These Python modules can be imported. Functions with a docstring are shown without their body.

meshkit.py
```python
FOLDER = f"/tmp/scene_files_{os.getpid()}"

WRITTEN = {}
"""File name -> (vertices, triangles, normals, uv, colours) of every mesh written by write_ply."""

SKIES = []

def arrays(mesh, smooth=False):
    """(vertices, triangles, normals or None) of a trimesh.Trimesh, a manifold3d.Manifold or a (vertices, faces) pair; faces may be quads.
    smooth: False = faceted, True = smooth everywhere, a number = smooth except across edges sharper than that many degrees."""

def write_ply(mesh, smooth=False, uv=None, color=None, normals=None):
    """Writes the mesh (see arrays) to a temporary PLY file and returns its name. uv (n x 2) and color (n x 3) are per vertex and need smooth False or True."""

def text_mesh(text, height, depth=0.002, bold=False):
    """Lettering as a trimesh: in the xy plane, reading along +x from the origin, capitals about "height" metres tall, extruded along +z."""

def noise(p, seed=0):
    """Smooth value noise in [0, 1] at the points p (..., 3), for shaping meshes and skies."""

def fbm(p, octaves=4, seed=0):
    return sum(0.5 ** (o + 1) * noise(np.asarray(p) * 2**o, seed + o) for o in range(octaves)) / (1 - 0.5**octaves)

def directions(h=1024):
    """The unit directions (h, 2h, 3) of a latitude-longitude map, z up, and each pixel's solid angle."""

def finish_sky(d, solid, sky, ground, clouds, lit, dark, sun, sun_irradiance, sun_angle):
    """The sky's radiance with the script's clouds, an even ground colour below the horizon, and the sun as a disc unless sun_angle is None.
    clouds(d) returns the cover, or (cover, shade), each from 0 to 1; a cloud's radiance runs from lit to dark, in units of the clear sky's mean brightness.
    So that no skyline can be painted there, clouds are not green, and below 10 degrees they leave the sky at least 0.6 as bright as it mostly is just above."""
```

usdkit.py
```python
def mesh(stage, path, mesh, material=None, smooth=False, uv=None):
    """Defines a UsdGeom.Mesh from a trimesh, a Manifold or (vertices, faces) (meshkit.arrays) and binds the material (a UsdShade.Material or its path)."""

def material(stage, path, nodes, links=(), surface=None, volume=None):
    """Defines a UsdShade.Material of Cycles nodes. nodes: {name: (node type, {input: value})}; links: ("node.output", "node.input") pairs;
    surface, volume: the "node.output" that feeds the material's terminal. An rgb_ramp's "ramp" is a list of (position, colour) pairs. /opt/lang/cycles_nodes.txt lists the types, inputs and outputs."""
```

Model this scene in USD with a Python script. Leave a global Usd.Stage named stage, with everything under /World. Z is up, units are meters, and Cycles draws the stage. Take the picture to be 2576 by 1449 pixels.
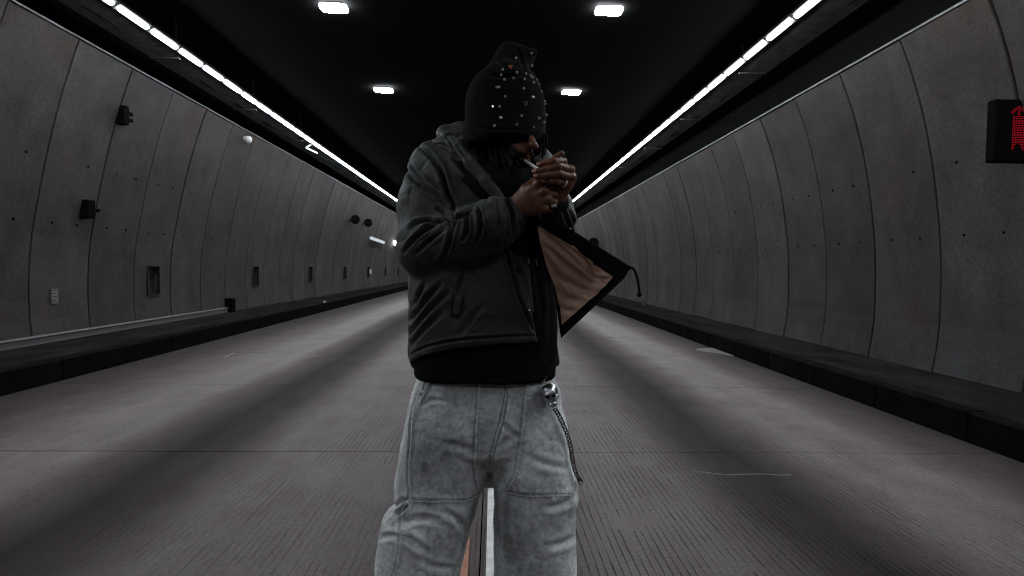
import math, random
import numpy as np, trimesh, manifold3d as m3, usdkit, meshkit
from pxr import Usd, UsdGeom, UsdLux, UsdShade, Gf, Sdf
from scipy.spatial import cKDTree

stage = Usd.Stage.CreateInMemory()
UsdGeom.SetStageUpAxis(stage, 'Z')
UsdGeom.Xform.Define(stage, '/World')
rng = np.random.default_rng(7)

# ------------------------------------------------------------------ camera
FPX = 1405.0                       # focal length in pixels of a 2576 px wide picture
EYE = np.array([0, 0, 1.25])
yaw, pitch, roll = math.radians(1.96), math.radians(2.1), math.radians(0.8)
FWD = np.array([math.sin(yaw) * math.cos(pitch), math.cos(yaw) * math.cos(pitch), -math.sin(pitch)])
r0 = np.array([math.cos(yaw), -math.sin(yaw), 0])
u0 = np.cross(r0, FWD)
RIGHT = math.cos(roll) * r0 + math.sin(roll) * u0
UP = -math.sin(roll) * r0 + math.cos(roll) * u0
cam = UsdGeom.Camera.Define(stage, '/World/camera')
cam.CreateHorizontalApertureAttr(36.0)
cam.CreateVerticalApertureAttr(36.0 * 9 / 16)
cam.CreateFocalLengthAttr(36.0 * FPX / 2576)
M = np.eye(4)
M[0, :3], M[1, :3], M[2, :3], M[3, :3] = RIGHT, UP, -FWD, EYE
cam.AddTransformOp().Set(Gf.Matrix4d(*M.ravel().tolist()))
cam.CreateExposureAttr(0.25)
cam.CreateClippingRangeAttr(Gf.Vec2f(0.05, 1000))

# ------------------------------------------------------------------ sky (night, seen only from the far tunnel mouths)
sky_m = usdkit.material(stage, '/World/Looks/night_sky', {
    'sky': ('sky_texture', {'sky_type': 'single_scattering', 'sun_disc': False, 'sun_elevation': -0.06, 'sun_rotation': 0.0}),
    'bg': ('background_shader', {'strength': 0.002})}, [('sky.color', 'bg.color')], surface='bg.background')
dome = UsdLux.DomeLight.Define(stage, '/World/sky')
UsdShade.MaterialBindingAPI.Apply(dome.GetPrim()).Bind(sky_m)
dome.GetPrim().SetCustomDataByKey('kind', 'structure')
LED_POWER, FLOOD_POWER = 112.0, 60.0

# ------------------------------------------------------------------ helpers
used = {}
def numbered(path):
    n = used.get(path, -1) + 1
    used[path] = n
    return path if n == 0 else f'{path}_{n:03d}'

def tag(o, label=None, cat=None, group=None, kind=None):
    p = o.GetPrim() if hasattr(o, 'GetPrim') else o
    for k, v in (('label', label), ('category', cat), ('group', group), ('kind', kind)):
        if v: p.SetCustomDataByKey(k, v)
    return p

def pth(parent):
    return '/World' if parent is None else str(parent.GetPath())

def thing(name, label, cat, loc=(0, 0, 0), group=None, rotz=0, kind=None):
    x = UsdGeom.Xform.Define(stage, numbered('/World/' + name))
    x.AddTranslateOp().Set(Gf.Vec3d(*map(float, loc)))
    if rotz: x.AddRotateZOp().Set(math.degrees(rotz))
    tag(x, label, cat, group, kind)
    return x.GetPrim()

def obj(name, mesh, mat, parent=None, smooth=False, label=None, kind=None, off=None):
    if off is not None:
        v, f, _ = meshkit.arrays(mesh)
        mesh = (v - np.asarray(off), f)
    m = usdkit.mesh(stage, numbered(pth(parent) + '/' + name), mesh, MAT[mat], smooth)
    return tag(m, label, None, None, kind)

def copy(src, loc, label, cat, group, rotz=0):
    name = src.GetName().rstrip('0123456789').rstrip('_')
    x = UsdGeom.Xform.Define(stage, numbered('/World/' + name))
    x.AddTranslateOp().Set(Gf.Vec3d(*map(float, loc)))
    if rotz: x.AddRotateZOp().Set(math.degrees(rotz))
    x.GetPrim().GetReferences().AddInternalReference(src.GetPath())
    x.GetPrim().SetInstanceable(True)
    tag(x, label, cat, group)
    return x.GetPrim()

def box(x0, x1, y0, y1, z0, z1, bev=0.0):
    if bev:
        b = m3.Manifold.hull_points(np.array([[x, y, z] for x, y, z in
            [p for sx in (0, 1) for sy in (0, 1) for sz in (0, 1) for p in
             [((x0, x1)[sx] + (bev, -bev)[sx], (y0, y1)[sy] + (bev, -bev)[sy], (z0, z1)[sz]),
              ((x0, x1)[sx] + (bev, -bev)[sx], (y0, y1)[sy], (z0, z1)[sz] + (bev, -bev)[sz]),
              ((x0, x1)[sx], (y0, y1)[sy] + (bev, -bev)[sy], (z0, z1)[sz] + (bev, -bev)[sz])]]]))
        m = b.to_mesh()
        return trimesh.Trimesh(m.vert_properties[:, :3], m.tri_verts, process=False)
    b = trimesh.creation.box([x1 - x0, y1 - y0, z1 - z0])
    b.apply_translation([(x0 + x1) / 2, (y0 + y1) / 2, (z0 + z1) / 2])
    return b

def cat_(*ms):
    return trimesh.util.concatenate(list(ms))

def cyl(a, b, r, n=16, r2=None):
    a, b = np.asarray(a, float), np.asarray(b, float)
    t = b - a; L = np.linalg.norm(t); t = t / L
    s = np.cross(t, [0, 0, 1.0] if abs(t[2]) < .9 else [1.0, 0, 0]); s /= np.linalg.norm(s)
    q = np.cross(t, s)
    an = np.arange(n) * 2 * np.pi / n
    ring = np.cos(an)[:, None] * s + np.sin(an)[:, None] * q
    v = np.vstack([a + r * ring, b + (r if r2 is None else r2) * ring, [a], [b]])
    i = np.arange(n); j = (i + 1) % n
    f = np.vstack([np.c_[i, j, n + j], np.c_[i, n + j, n + i], np.c_[j, i, np.full(n, 2 * n)], np.c_[n + i, n + j, np.full(n, 2 * n + 1)]])
    m = trimesh.Trimesh(v, f, process=False); m.fix_normals()
    return m

def tube(points, r, sides=8, closed=False):
    p = np.asarray(points, float)
    n = len(p)
    if closed:
        t = np.roll(p, -1, 0) - np.roll(p, 1, 0)
    else:
        t = np.gradient(p, axis=0)
    t /= np.linalg.norm(t, axis=1, keepdims=True) + 1e-12
    s = np.cross(t[0], [0.1, 0.2, 0.97] if abs(t[0][2]) < .9 else [1.0, 0, 0]); s /= np.linalg.norm(s)
    S = []
    for k in range(n):
        s = s - t[k] * (s @ t[k]); s /= np.linalg.norm(s); S.append(s)
    S = np.array(S); Q = np.cross(t, S)
    rr = np.broadcast_to(np.asarray(r, float), (n,))
    an = np.arange(sides) * 2 * np.pi / sides
    v = (p[:, None] + rr[:, None, None] * (np.cos(an)[None, :, None] * S[:, None] + np.sin(an)[None, :, None] * Q[:, None])).reshape(-1, 3)
    f = []
    for a in range(n if closed else n - 1):
        b = (a + 1) % n
        i = np.arange(sides); j = (i + 1) % sides
        f += [np.c_[a * sides + i, a * sides + j, b * sides + j], np.c_[a * sides + i, b * sides + j, b * sides + i]]
    if not closed:
        v = np.vstack([v, p[0], p[-1]]); c0, c1 = len(v) - 2, len(v) - 1
        i = np.arange(sides); j = (i + 1) % sides
        f += [np.c_[j, i, np.full(sides, c0)], np.c_[(n - 1) * sides + i, (n - 1) * sides + j, np.full(sides, c1)]]
    return trimesh.Trimesh(v, np.vstack(f), process=False)

def spline(pts, n=40):
    from scipy.interpolate import CubicSpline, PchipInterpolator
    p = np.asarray(pts, float)
    t = np.r_[0, np.cumsum(np.linalg.norm(np.diff(p, axis=0), axis=1))]
    return PchipInterpolator(t, p)(np.linspace(0, t[-1], n))

def ray(px, py):                      # direction through a pixel of the 2576 x 1449 picture, per metre of depth
    return FWD + RIGHT * (px - 1288) / FPX + UP * (724.5 - py) / FPX
def at_lat(px, py, lat):
    d = ray(px, py); return EYE + d * (lat - EYE[0]) / d[0]

# ------------------------------------------------------------------ materials
MAT = {}
def mat(name, nodes, links=(), surface='p.BSDF'):
    MAT[name] = usdkit.material(stage, '/World/Looks/' + name, nodes, links, surface=surface)

def plain(name, col, rough=0.6, metal=0.0, **kw):
    mat(name, {'p': ('principled_bsdf', {'base_color': col, 'roughness': rough, 'metallic': metal, **kw})})

def mottled(name, c1, c2, scale, rough=0.8, bump=0.0, bscale=200, detail=6, stretch=(1, 1, 1), c3=None, **kw):
    n = {'g': ('geometry', {}), 'mp': ('mapping', {'scale': stretch}),
         'n': ('noise_texture', {'scale': scale, 'detail': detail, 'roughness': 0.6}),
         'r': ('rgb_ramp', {'ramp': [(0.3, c1), (0.7, c2)] if c3 is None else [(0.28, c1), (0.5, c3), (0.72, c2)]}),
         'p': ('principled_bsdf', {'roughness': rough, **kw})}
    l = [('g.position', 'mp.vector'), ('mp.vector', 'n.vector'), ('n.fac', 'r.fac'), ('r.color', 'p.base_color')]
    if bump:
        n['n2'] = ('noise_texture', {'scale': bscale, 'detail': 4.0})
        n['b'] = ('bump', {'strength': bump, 'distance': 0.003})
        l += [('g.position', 'n2.vector'), ('n2.fac', 'b.height'), ('b.normal', 'p.normal')]
    mat(name, n, l)

# concrete wall panels: grey with brownish soot stains that run down, fine pitting
def wall_mat(name, shift, k):
    mat(name, {
        'g': ('geometry', {}), 'mp': ('mapping', {'location': (shift, shift * 1.7, shift * .6), 'scale': (1, .9, .6)}),
        'mp2': ('mapping', {'location': (shift * 2, -shift, shift), 'scale': (1, 1, .7)}),
        'n': ('noise_texture', {'scale': 2.6, 'detail': 6.0, 'roughness': .6}),
        'n2': ('noise_texture', {'scale': 1.1, 'detail': 5.0, 'roughness': .55}),
        'n3': ('noise_texture', {'scale': 26.0, 'detail': 9.0, 'roughness': .85}),
        'r': ('rgb_ramp', {'ramp': [(.25, (.056 * k, .054 * k, .054 * k)), (.5, (.095 * k, .095 * k, .096 * k)), (.78, (.145 * k, .146 * k, .150 * k))]}),
        'r2': ('rgb_ramp', {'ramp': [(.32, (.98, 1, 1.03)), (.50, (1.06, .88, .80)), (.70, (.82, .58, .49))]}),
        'r3': ('rgb_ramp', {'ramp': [(.33, (.50, .48, .47)), (.5, (.98, .98, .98)), (.68, (1.5, 1.5, 1.52))]}),
        'm': ('mix', {'mix_type': 'multiply', 'fac': 1.0}), 'm2': ('mix', {'mix_type': 'multiply', 'fac': 1.0}),
        'b': ('bump', {'strength': .35, 'distance': .004}),
        'p': ('principled_bsdf', {'roughness': .82, 'specular_ior_level': .25})},
        [('g.position', 'mp.vector'), ('g.position', 'mp2.vector'), ('g.position', 'n3.vector'), ('mp.vector', 'n.vector'), ('mp2.vector', 'n2.vector'),
         ('n.fac', 'r.fac'), ('n2.fac', 'r2.fac'), ('n3.fac', 'r3.fac'), ('r.color', 'm.color1'), ('r2.color', 'm.color2'), ('m.color', 'm2.color1'), ('r3.color', 'm2.color2'),
         ('m2.color', 'p.base_color'), ('n3.fac', 'b.height'), ('b.normal', 'p.normal')])
WALLK = .28
for i, k in enumerate((1.0, .78, 1.15, .88, 1.02)):
    wall_mat(f'wall_concrete_{"abcde"[i]}', 3.7 * i, k * WALLK)

# road concrete: tyre-polished tracks, rubber-darkened lanes, longitudinal tining, pits
X0, X1 = -4.51, 3.54
tr = [(-4.5, .13), (-4.0, .26), (-3.5, .62), (-3.1, 1.0), (-2.65, 1.0), (-2.4, .46), (-2.05, .15), (-1.75, .28), (-1.4, .85), (-.8, .86), (-.3, .58), (.15, .58),
      (.6, .95), (1.05, .78), (1.4, .25), (1.66, .15), (1.92, .42), (2.25, 1.0), (2.7, 1.0), (3.0, .50), (3.5, .14)]
def road_mat(name, groove, shift):
    mat(name, {
        'g': ('geometry', {}), 'sx': ('separate_xyz', {}),
        'wob': ('noise_texture', {'scale': .55, 'detail': 4.0}), 'wm': ('mapping', {'location': (shift, 0, 0), 'scale': (1, .35, 1)}),
        'wa': ('math', {'math_type': 'multiply_add', 'value2': .26, 'value3': -.13}), 'xa': ('math', {'math_type': 'add'}),
        'mr': ('map_range', {'from_min': X0, 'from_max': X1, 'to_min': 0.0, 'to_max': 1.0}),
        'r': ('rgb_ramp', {'ramp': [((x - X0) / (X1 - X0), (.160 * v ** .96, .140 * v ** 1.04, .141 * v ** 1.08)) for x, v in tr]}),
        'st': ('mapping', {'location': (shift, shift, 0), 'scale': (1.0, .5, 1)}),
        'n2': ('noise_texture', {'scale': 3.4, 'detail': 9.0, 'roughness': .72}),
        'r2': ('rgb_ramp', {'ramp': [(.3, (.68, .61, .59)), (.5, (.95, .92, .91)), (.72, (1.16, 1.16, 1.2))]}),
        'm': ('mix', {'mix_type': 'multiply', 'fac': .9}),
        'n3': ('noise_texture', {'scale': 55.0, 'detail': 9.0, 'roughness': .85}),
        'r3': ('rgb_ramp', {'ramp': [(.32, (.30, .28, .27)), (.46, (.88, .88, .88)), (.56, (1.06, 1.06, 1.06)), (.70, (1.7, 1.7, 1.7))]}),
        'm3': ('mix', {'mix_type': 'multiply', 'fac': 1.0}),
        # tining: narrow grooves along the road, 28 mm apart, broken up by wear
        'gm': ('mapping', {'scale': (1, .06, 1)}), 'gn': ('noise_texture', {'scale': 14.0, 'detail': 2.0}),
        'gw': ('math', {'math_type': 'multiply_add', 'value2': .022, 'value3': 0.0}), 'gx': ('math', {'math_type': 'add'}),
        'gs': ('math', {'math_type': 'multiply', 'value2': 1 / .034}), 'gf': ('math', {'math_type': 'fraction'}),
        'gr': ('rgb_ramp', {'ramp': [(.39, (0, 0, 0)), (.47, (1, 1, 1)), (.53, (1, 1, 1)), (.61, (0, 0, 0))]}),
        'mk': ('mapping', {'location': (shift * 3, 5, 1), 'scale': (1.0, 1.0, 1)}), 'mn': ('noise_texture', {'scale': 3.2, 'detail': 5.0, 'roughness': .7}),
        'mr2': ('rgb_ramp', {'ramp': [(.40, (0, 0, 0)), (.58, (1, 1, 1))]}),
        'dm': ('mapping', {'scale': (29.0, 2.6, 1)}), 'dn': ('noise_texture', {'scale': 1.0, 'detail': 5.0, 'roughness': .75}), 'dr': ('rgb_ramp', {'ramp': [(.38, (.08, .08, .08)), (.60, (1, 1, 1))]}), 'gd': ('mix', {'mix_type': 'multiply', 'fac': 1.0}),
        'gg': ('mix', {'mix_type': 'multiply', 'fac': 1.0}), 'ga': ('rgb_to_bw', {}), 'gamt': ('math', {'math_type': 'multiply', 'value2': groove}),
        'mg': ('mix', {'mix_type': 'mix', 'color2': (.010, .009, .009)}),
        'h': ('math', {'math_type': 'multiply_add', 'value2': -3.0}),
        'b': ('bump', {'strength': .8, 'distance': .006}),
        'rr': ('map_range', {'from_min': .03, 'from_max': .17, 'to_min': .9, 'to_max': .5}), 'bw': ('rgb_to_bw', {}),
        'p': ('principled_bsdf', {'roughness': .5, 'specular_ior_level': .2})},
        [('g.position', 'sx.vector'), ('g.position', 'wm.vector'), ('wm.vector', 'wob.vector'), ('wob.fac', 'wa.value1'), ('wa.value', 'xa.value1'), ('sx.x', 'xa.value2'),
         ('xa.value', 'mr.value'), ('mr.result', 'r.fac'), ('g.position', 'st.vector'), ('st.vector', 'n2.vector'), ('n2.fac', 'r2.fac'), ('r.color', 'm.color1'), ('r2.color', 'm.color2'),
         ('g.position', 'n3.vector'), ('n3.fac', 'r3.fac'), ('m.color', 'm3.color1'), ('r3.color', 'm3.color2'),
         ('g.position', 'gm.vector'), ('gm.vector', 'gn.vector'), ('gn.fac', 'gw.value1'), ('gw.value', 'gx.value1'), ('sx.x', 'gx.value2'), ('gx.value', 'gs.value1'), ('gs.value', 'gf.value1'),
         ('gf.value', 'gr.fac'), ('g.position', 'mk.vector'), ('mk.vector', 'mn.vector'), ('mn.fac', 'mr2.fac'), ('g.position', 'dm.vector'), ('dm.vector', 'dn.vector'), ('dn.fac', 'dr.fac'), ('gr.color', 'gd.color1'), ('dr.color', 'gd.color2'), ('gd.color', 'gg.color1'), ('mr2.color', 'gg.color2'), ('gg.color', 'ga.color'),
         ('ga.val', 'gamt.value1'), ('gamt.value', 'mg.fac'), ('m3.color', 'mg.color1'), ('mg.color', 'p.base_color'),
         ('gamt.value', 'h.value1'), ('n3.fac', 'h.value3'), ('h.value', 'b.height'), ('b.normal', 'p.normal'), ('r.color', 'bw.color'), ('bw.val', 'rr.value'), ('rr.result', 'p.roughness')])
road_mat('road_tined', 1.0, 0.0)
road_mat('road_worn', .50, 4.0)
road_mat('road_half', .85, 9.0)
mottled('pavement_dark', (.008, .0075, .0075), (.022, .0205, .020), 3.0, 1.0, .4, 60, stretch=(1, .4, 1), specular_ior_level=.0)
mottled('kerb_dark', (.003, .003, .003), (.007, .0068, .0068), 4.0, .95, .4, 60, specular_ior_level=.02)
mottled('kerb_grey', (.006, .0057, .0056), (.012, .0114, .011), 6.0, .95, .4, 60, specular_ior_level=.0)
mat('ceiling_black', {'d': ('diffuse_bsdf', {'color': (.0055, .0055, .0056)})}, surface='d.BSDF')
plain('void_black', (.006, .006, .006), .9)
mottled('tray_metal', (.012, .012, .0125), (.032, .032, .033), 9.0, .9, specular_ior_level=.05)
plain('black_plastic', (.004, .004, .004), .9, specular_ior_level=.0)
plain('dark_rubber', (.004, .004, .004), .95, specular_ior_level=.0)
plain('white_plastic', (.5, .5, .5), .4)
plain('grey_plate', (.08, .08, .083), .6)
plain('housing_grey', (.008, .008, .008), .7, specular_ior_level=.2)
plain('pipe_grey', (.07, .07, .07), .7)
mottled('white_paint', (.45, .45, .44), (.72, .72, .72), 14.0, .6, .3, 60)
mottled('red_paint', (.22, .085, .055), (.36, .16, .11), 18.0, .7, .3, 80)
def glow(name, col, s):
    mat(name, {'e': ('emission', {'color': col, 'strength': s})}, surface='e.emission')
glow('led_white', (.90, .96, 1.0), LED_POWER)
glow('flood_white', (.90, .95, 1.0), FLOOD_POWER)
glow('far_lamp', (.92, .96, 1.0), 12.0)
glow('led_red', (1.0, .02, .045), .24)

# ------------------------------------------------------------------ tunnel: road and pavements
Y0, YM, YE = -9.0, 45.0, 110.0
road = thing('road', None, None, kind='structure')
gx = lambda px, py: float((EYE + ray(px, py) * (-EYE[2] / ray(px, py)[2]))[0])
CJ = gx(1206, 1449)
LINE0 = (gx(1228, 1449) + gx(1222, 1260)) / 2
k = 0
y = 1.64 - 2.1 * 3
rows = []
while y < 32:
    rows.append((y, y + 2.1)); y += 2.1
for i, (a, b) in enumerate(rows):
    for s, (xa, xb) in enumerate(((X0, CJ), (CJ, X1))):
        mname = ('road_tined', 'road_half', 'road_tined', 'road_worn')[(i * 2 + s * 3 + i // 3) % 4]
        dz = float(rng.uniform(-.001, .0005))
        obj('slab', box(xa + .003, xb - .003, a + .003, b - .003, -.06, dz, .003), mname, road)
obj('sub_base', box(X0 - .02, X1 + .02, Y0, rows[-1][1], -.2, -.008), 'dark_rubber', road)
obj('far_surface', box(X0, X1, rows[-1][1], YE, -.2, -.001), 'road_half', road)
obj('near_surface', box(X0, X1, Y0, rows[0][0], -.027, -.001), 'road_half', road)

ZK = .23
WL, WR = -5.65, 4.60
for side in (-1, 1):
    pav = thing('pavement', None, None, kind='structure')
    xk = X0 if side < 0 else X1
    xw = WL - .12 if side < 0 else WR + .12
    xi = xk + side * .15
    obj('paving', box(min(xi, xw), max(xi, xw), Y0, YE, -.2, ZK - .012), 'pavement_dark', pav)
    y = Y0
    cuts = []
    while y < 40:
        cuts.append((y, y + 1.0)); y += 1.0
    for a, b in cuts:
        parts = [(a, b, 'kerb_dark')]
        if side > 0 and a == 6.0:
            parts = [(6.0, 6.62, 'kerb_dark'), (6.62, 7.0, 'kerb_grey')]
        for aa, bb, mm in parts:
            j = rng.uniform(-.002, .002, 2)
            obj('kerb_stone', box(min(xk, xi) + j[0], max(xk, xi) + j[0], aa + .0015, bb - .0015, -.1, ZK + j[1], .015), mm, pav)
    obj('far_kerb', box(min(xk, xi), max(xk, xi), 40, YE, -.1, ZK), 'kerb_dark', pav)

# painted lines between the two lanes, 4 mm above the slabs
ln = thing('lane_line', 'worn white painted line down the middle of the road behind the legs', 'road marking')
yy = [1.9 + 0.35 * i for i in range(60)]
for i in range(0, len(yy) - 1, 6):
    a, b = yy[i], yy[i] + 1.7
    xs = [.0, .0]
    obj('dash', box(LINE0, LINE0 + .10, a, b, -.003, .005, .001), 'white_paint', ln)
rm = obj('red_mark', trimesh.creation.extrude_polygon(__import__('shapely').geometry.Polygon([(CJ - .20, 1.6), (CJ - .05, 1.6), (CJ - .046, 2.1), (CJ - .052, 2.55), (CJ - .09, 2.3)]), .008, engine='earcut'), 'red_paint')
tag(rm, 'faded red paint mark on the road between the jeans legs', 'road marking')
# pale cracks filled with sealant
plain('sealant', (.20, .19, .185), .8)
def crack(pts, r, label):
    p = np.array([EYE + ray(*q) * (-EYE[2] / ray(*q)[2]) for q in pts])
    p = spline(p, 60); p[:, :2] += (meshkit.noise(p * 9 + 3)[:, None] - .5) * .03
    p[:, 2] = .001
    w = r * (.5 + meshkit.noise(p * 25 + 1))
    c = obj('sealed_crack', tube(p, w, 6), 'sealant', smooth=True)
    tag(c, label, 'crack')
crack([(1745, 1185), (1790, 1190), (1838, 1194), (1900, 1194), (1990, 1196)], .004, 'pale hairline crack across the right lane, right of the hanging chain')
crack([(558, 902), (575, 895), (590, 889)], .006, 'short pale scratch on the left lane near the bright wheel track')
# wet patch by the right kerb
wet = np.array([EYE + ray(*q) * (-(EYE[2]) / ray(*q)[2]) for q in [(1748, 880), (1790, 876), (1830, 882), (1862, 893), (1846, 896), (1800, 890)]])
wp = trimesh.creation.extrude_polygon(__import__('shapely').geometry.Polygon(spline(np.vstack([wet, wet[:1]]), 40)[:, :2]).buffer(0), .003, engine='earcut')
plain('water_film', (.15, .15, .155), .3)
wp.apply_translation([0, 0, .003])
tag(obj('puddle', wp, 'water_film'), 'thin wet patch beside the right kerb', 'puddle')

# ------------------------------------------------------------------ tunnel: walls of curved concrete panels
PL = spline([(-5.65, .22), (-5.69, .8), (-5.67, 1.3), (-5.53, 2.15), (-5.32, 3.05), (-5.04, 3.93)], 15)
PR = spline([(4.60, .22), (4.66, .8), (4.65, 1.3), (4.56, 2.1), (4.40, 2.85), (4.12, 3.62)], 15)
def lat_at(prof, z): return float(np.interp(z, prof[:, 1], prof[:, 0]))

def panel(prof, side, a, b, bev=.007, th=.09):
    n = len(prof)
    t = np.gradient(prof, axis=0); t /= np.linalg.norm(t, axis=1, keepdims=True)
    nin = np.c_[t[:, 1], -t[:, 0]] * (1 if side < 0 else -1)       # towards the road
    def ring(y, inset, back):
        q = prof - nin * (inset if not back else th)
        return np.c_[q[:, 0], np.full(n, y), q[:, 1]]
    R = [ring(a + .009, 0, True), ring(a + .009, bev, False), ring(a + .009 + bev, 0, False), ring(b - .009 - bev, 0, False), ring(b - .009, bev, False), ring(b - .009, 0, True)]
    v = np.vstack(R); f = []
    m = len(R)
    for r in range(m):
        s = (r + 1) % m
        for i in range(n - 1):
            f += [(r * n + i, s * n + i, s * n + i + 1), (r * n + i, s * n + i + 1, r * n + i + 1)]
    for e in (0, n - 1):
        c = [r * n + e for r in range(m)]
        for i in range(1, m - 1):
            f.append((c[0], c[i], c[i + 1]) if e == 0 else (c[0], c[i + 1], c[i]))
    T = trimesh.Trimesh(v, np.array(f), process=False)
    trimesh.repair.fix_normals(T)
    return T

def to_man(t):
    t = t.copy(); t.merge_vertices()
    return m3.Manifold(m3.Mesh(np.asarray(t.vertices, np.float32), np.asarray(t.faces, np.uint32)))
def to_tri(m):
    q = m.to_mesh(); return trimesh.Trimesh(q.vert_properties[:, :3], q.tri_verts, process=False)

wall_l = thing('tunnel_wall', 'left tunnel wall of curved grey concrete panels with dark niches', 'wall')
wall_r = thing('tunnel_wall', 'right tunnel wall of curved grey concrete panels without niches', 'wall')
nich = [9.55 + 4.03 * i for i in range(9)]
for wall, prof, side, y0 in ((wall_l, PL, -1, 7.05), (wall_r, PR, 1, 5.65)):
    a = y0 - 14
    kk = 0
    while a < 44:
        T = panel(prof, side, a, a + 1.0)
        q = float(rng.uniform(-.008, .006)); T.apply_translation([q, 0, float(rng.uniform(-.006, .006))])
        nn = [v for v in nich if side < 0 and a < v < a + 1]
        if nn:
            yc = nn[0]
            T = to_tri(to_man(T) - m3.Manifold.cube([.5, .30, .46]).translate([WL - .3, yc - .15, .72]))
        p = obj('panel', T, f'wall_concrete_{"abcde"[int(rng.integers(5))]}', wall)
        if nn:
            xw = lat_at(PL, .95)
            fr = cat_(box(xw - .02, xw + .016, yc - .172, yc - .150, .70, 1.20), box(xw - .02, xw + .016, yc + .150, yc + .172, .70, 1.20),
                      box(xw - .02, xw + .015, yc - .150, yc + .150, 1.18, 1.202), box(xw - .02, xw + .018, yc - .150, yc + .150, .698, .72))
            obj('niche_frame', fr, 'housing_grey', p)
            obj('niche_back', box(xw - .30, xw - .28, yc - .2, yc + .2, .66, 1.24), 'void_black', p)
        if 3 < a < 17:
            for z in ((1.74, 2.52) if side < 0 else (1.63, 2.34)):
                for dy in (.27, .70):
                    if rng.random() < .08: continue
                    x = lat_at(prof, z) + q
                    r = float(rng.uniform(.013, .021))
                    obj('tie_hole', cyl((x + side * .03, a + dy, z), (x - side * .0025, a + dy, z), r, 10), 'dark_rubber', p)
        a += 1.0
        kk += 1
    # far stretch, too far to tell the panels apart
    obj('far_panels', panel(prof, side, a, YE), 'wall_concrete_b', wall, kind='stuff')
    # dark backing behind the joints
    off = prof + np.array([side * .10, 0])
    bk = np.vstack([np.c_[off[:, 0], np.full(len(off), Y0), off[:, 1]], np.c_[off[:, 0], np.full(len(off), YE), off[:, 1]]])
    n = len(off)
    f = np.array([q for i in range(n - 1) for q in ((i, n + i, n + i + 1), (i, n + i + 1, i + 1))])
    obj('backing', (bk, f), 'void_black', wall)
    # bright lip of the top edge
    top = prof[-1]
    obj('top_lip', box(top[0] - .02 if side > 0 else top[0] - .05, top[0] + .05 if side > 0 else top[0] + .02, Y0, YE, top[1] + .012, top[1] + .035), 'pipe_grey', wall)

# ceiling: black painted arch above the panels
cp = spline([(-5.35, 3.80), (-5.2, 4.2), (-4.5, 4.62), (-3.2, 4.69), (-1.6, 4.755), (-.5, 4.765), (.6, 4.755), (2.2, 4.68), (3.6, 4.47), (4.3, 4.05), (4.45, 3.5)], 40)
n = len(cp)
t = np.gradient(cp, axis=0); t /= np.linalg.norm(t, axis=1, keepdims=True)
co = cp + np.c_[-t[:, 1], t[:, 0]] * .15
v = np.vstack([np.c_[c[:, 0], np.full(n, y), c[:, 1]] for c in (cp, co) for y in (Y0, YE)])
f = []
for i in range(n - 1):
    f += [(i, n + i, n + i + 1), (i, n + i + 1, i + 1), (2 * n + i, 2 * n + i + 1, 3 * n + i + 1), (2 * n + i, 3 * n + i + 1, 3 * n + i)]
    f += [(i, i + 1, 2 * n + i + 1), (i, 2 * n + i + 1, 2 * n + i), (n + i, 3 * n + i, 3 * n + i + 1), (n + i, 3 * n + i + 1, n + i + 1)]
ce = obj('ceiling', (v, np.array(f)), 'ceiling_black', smooth=30)
tag(ce, kind='structure')

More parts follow.
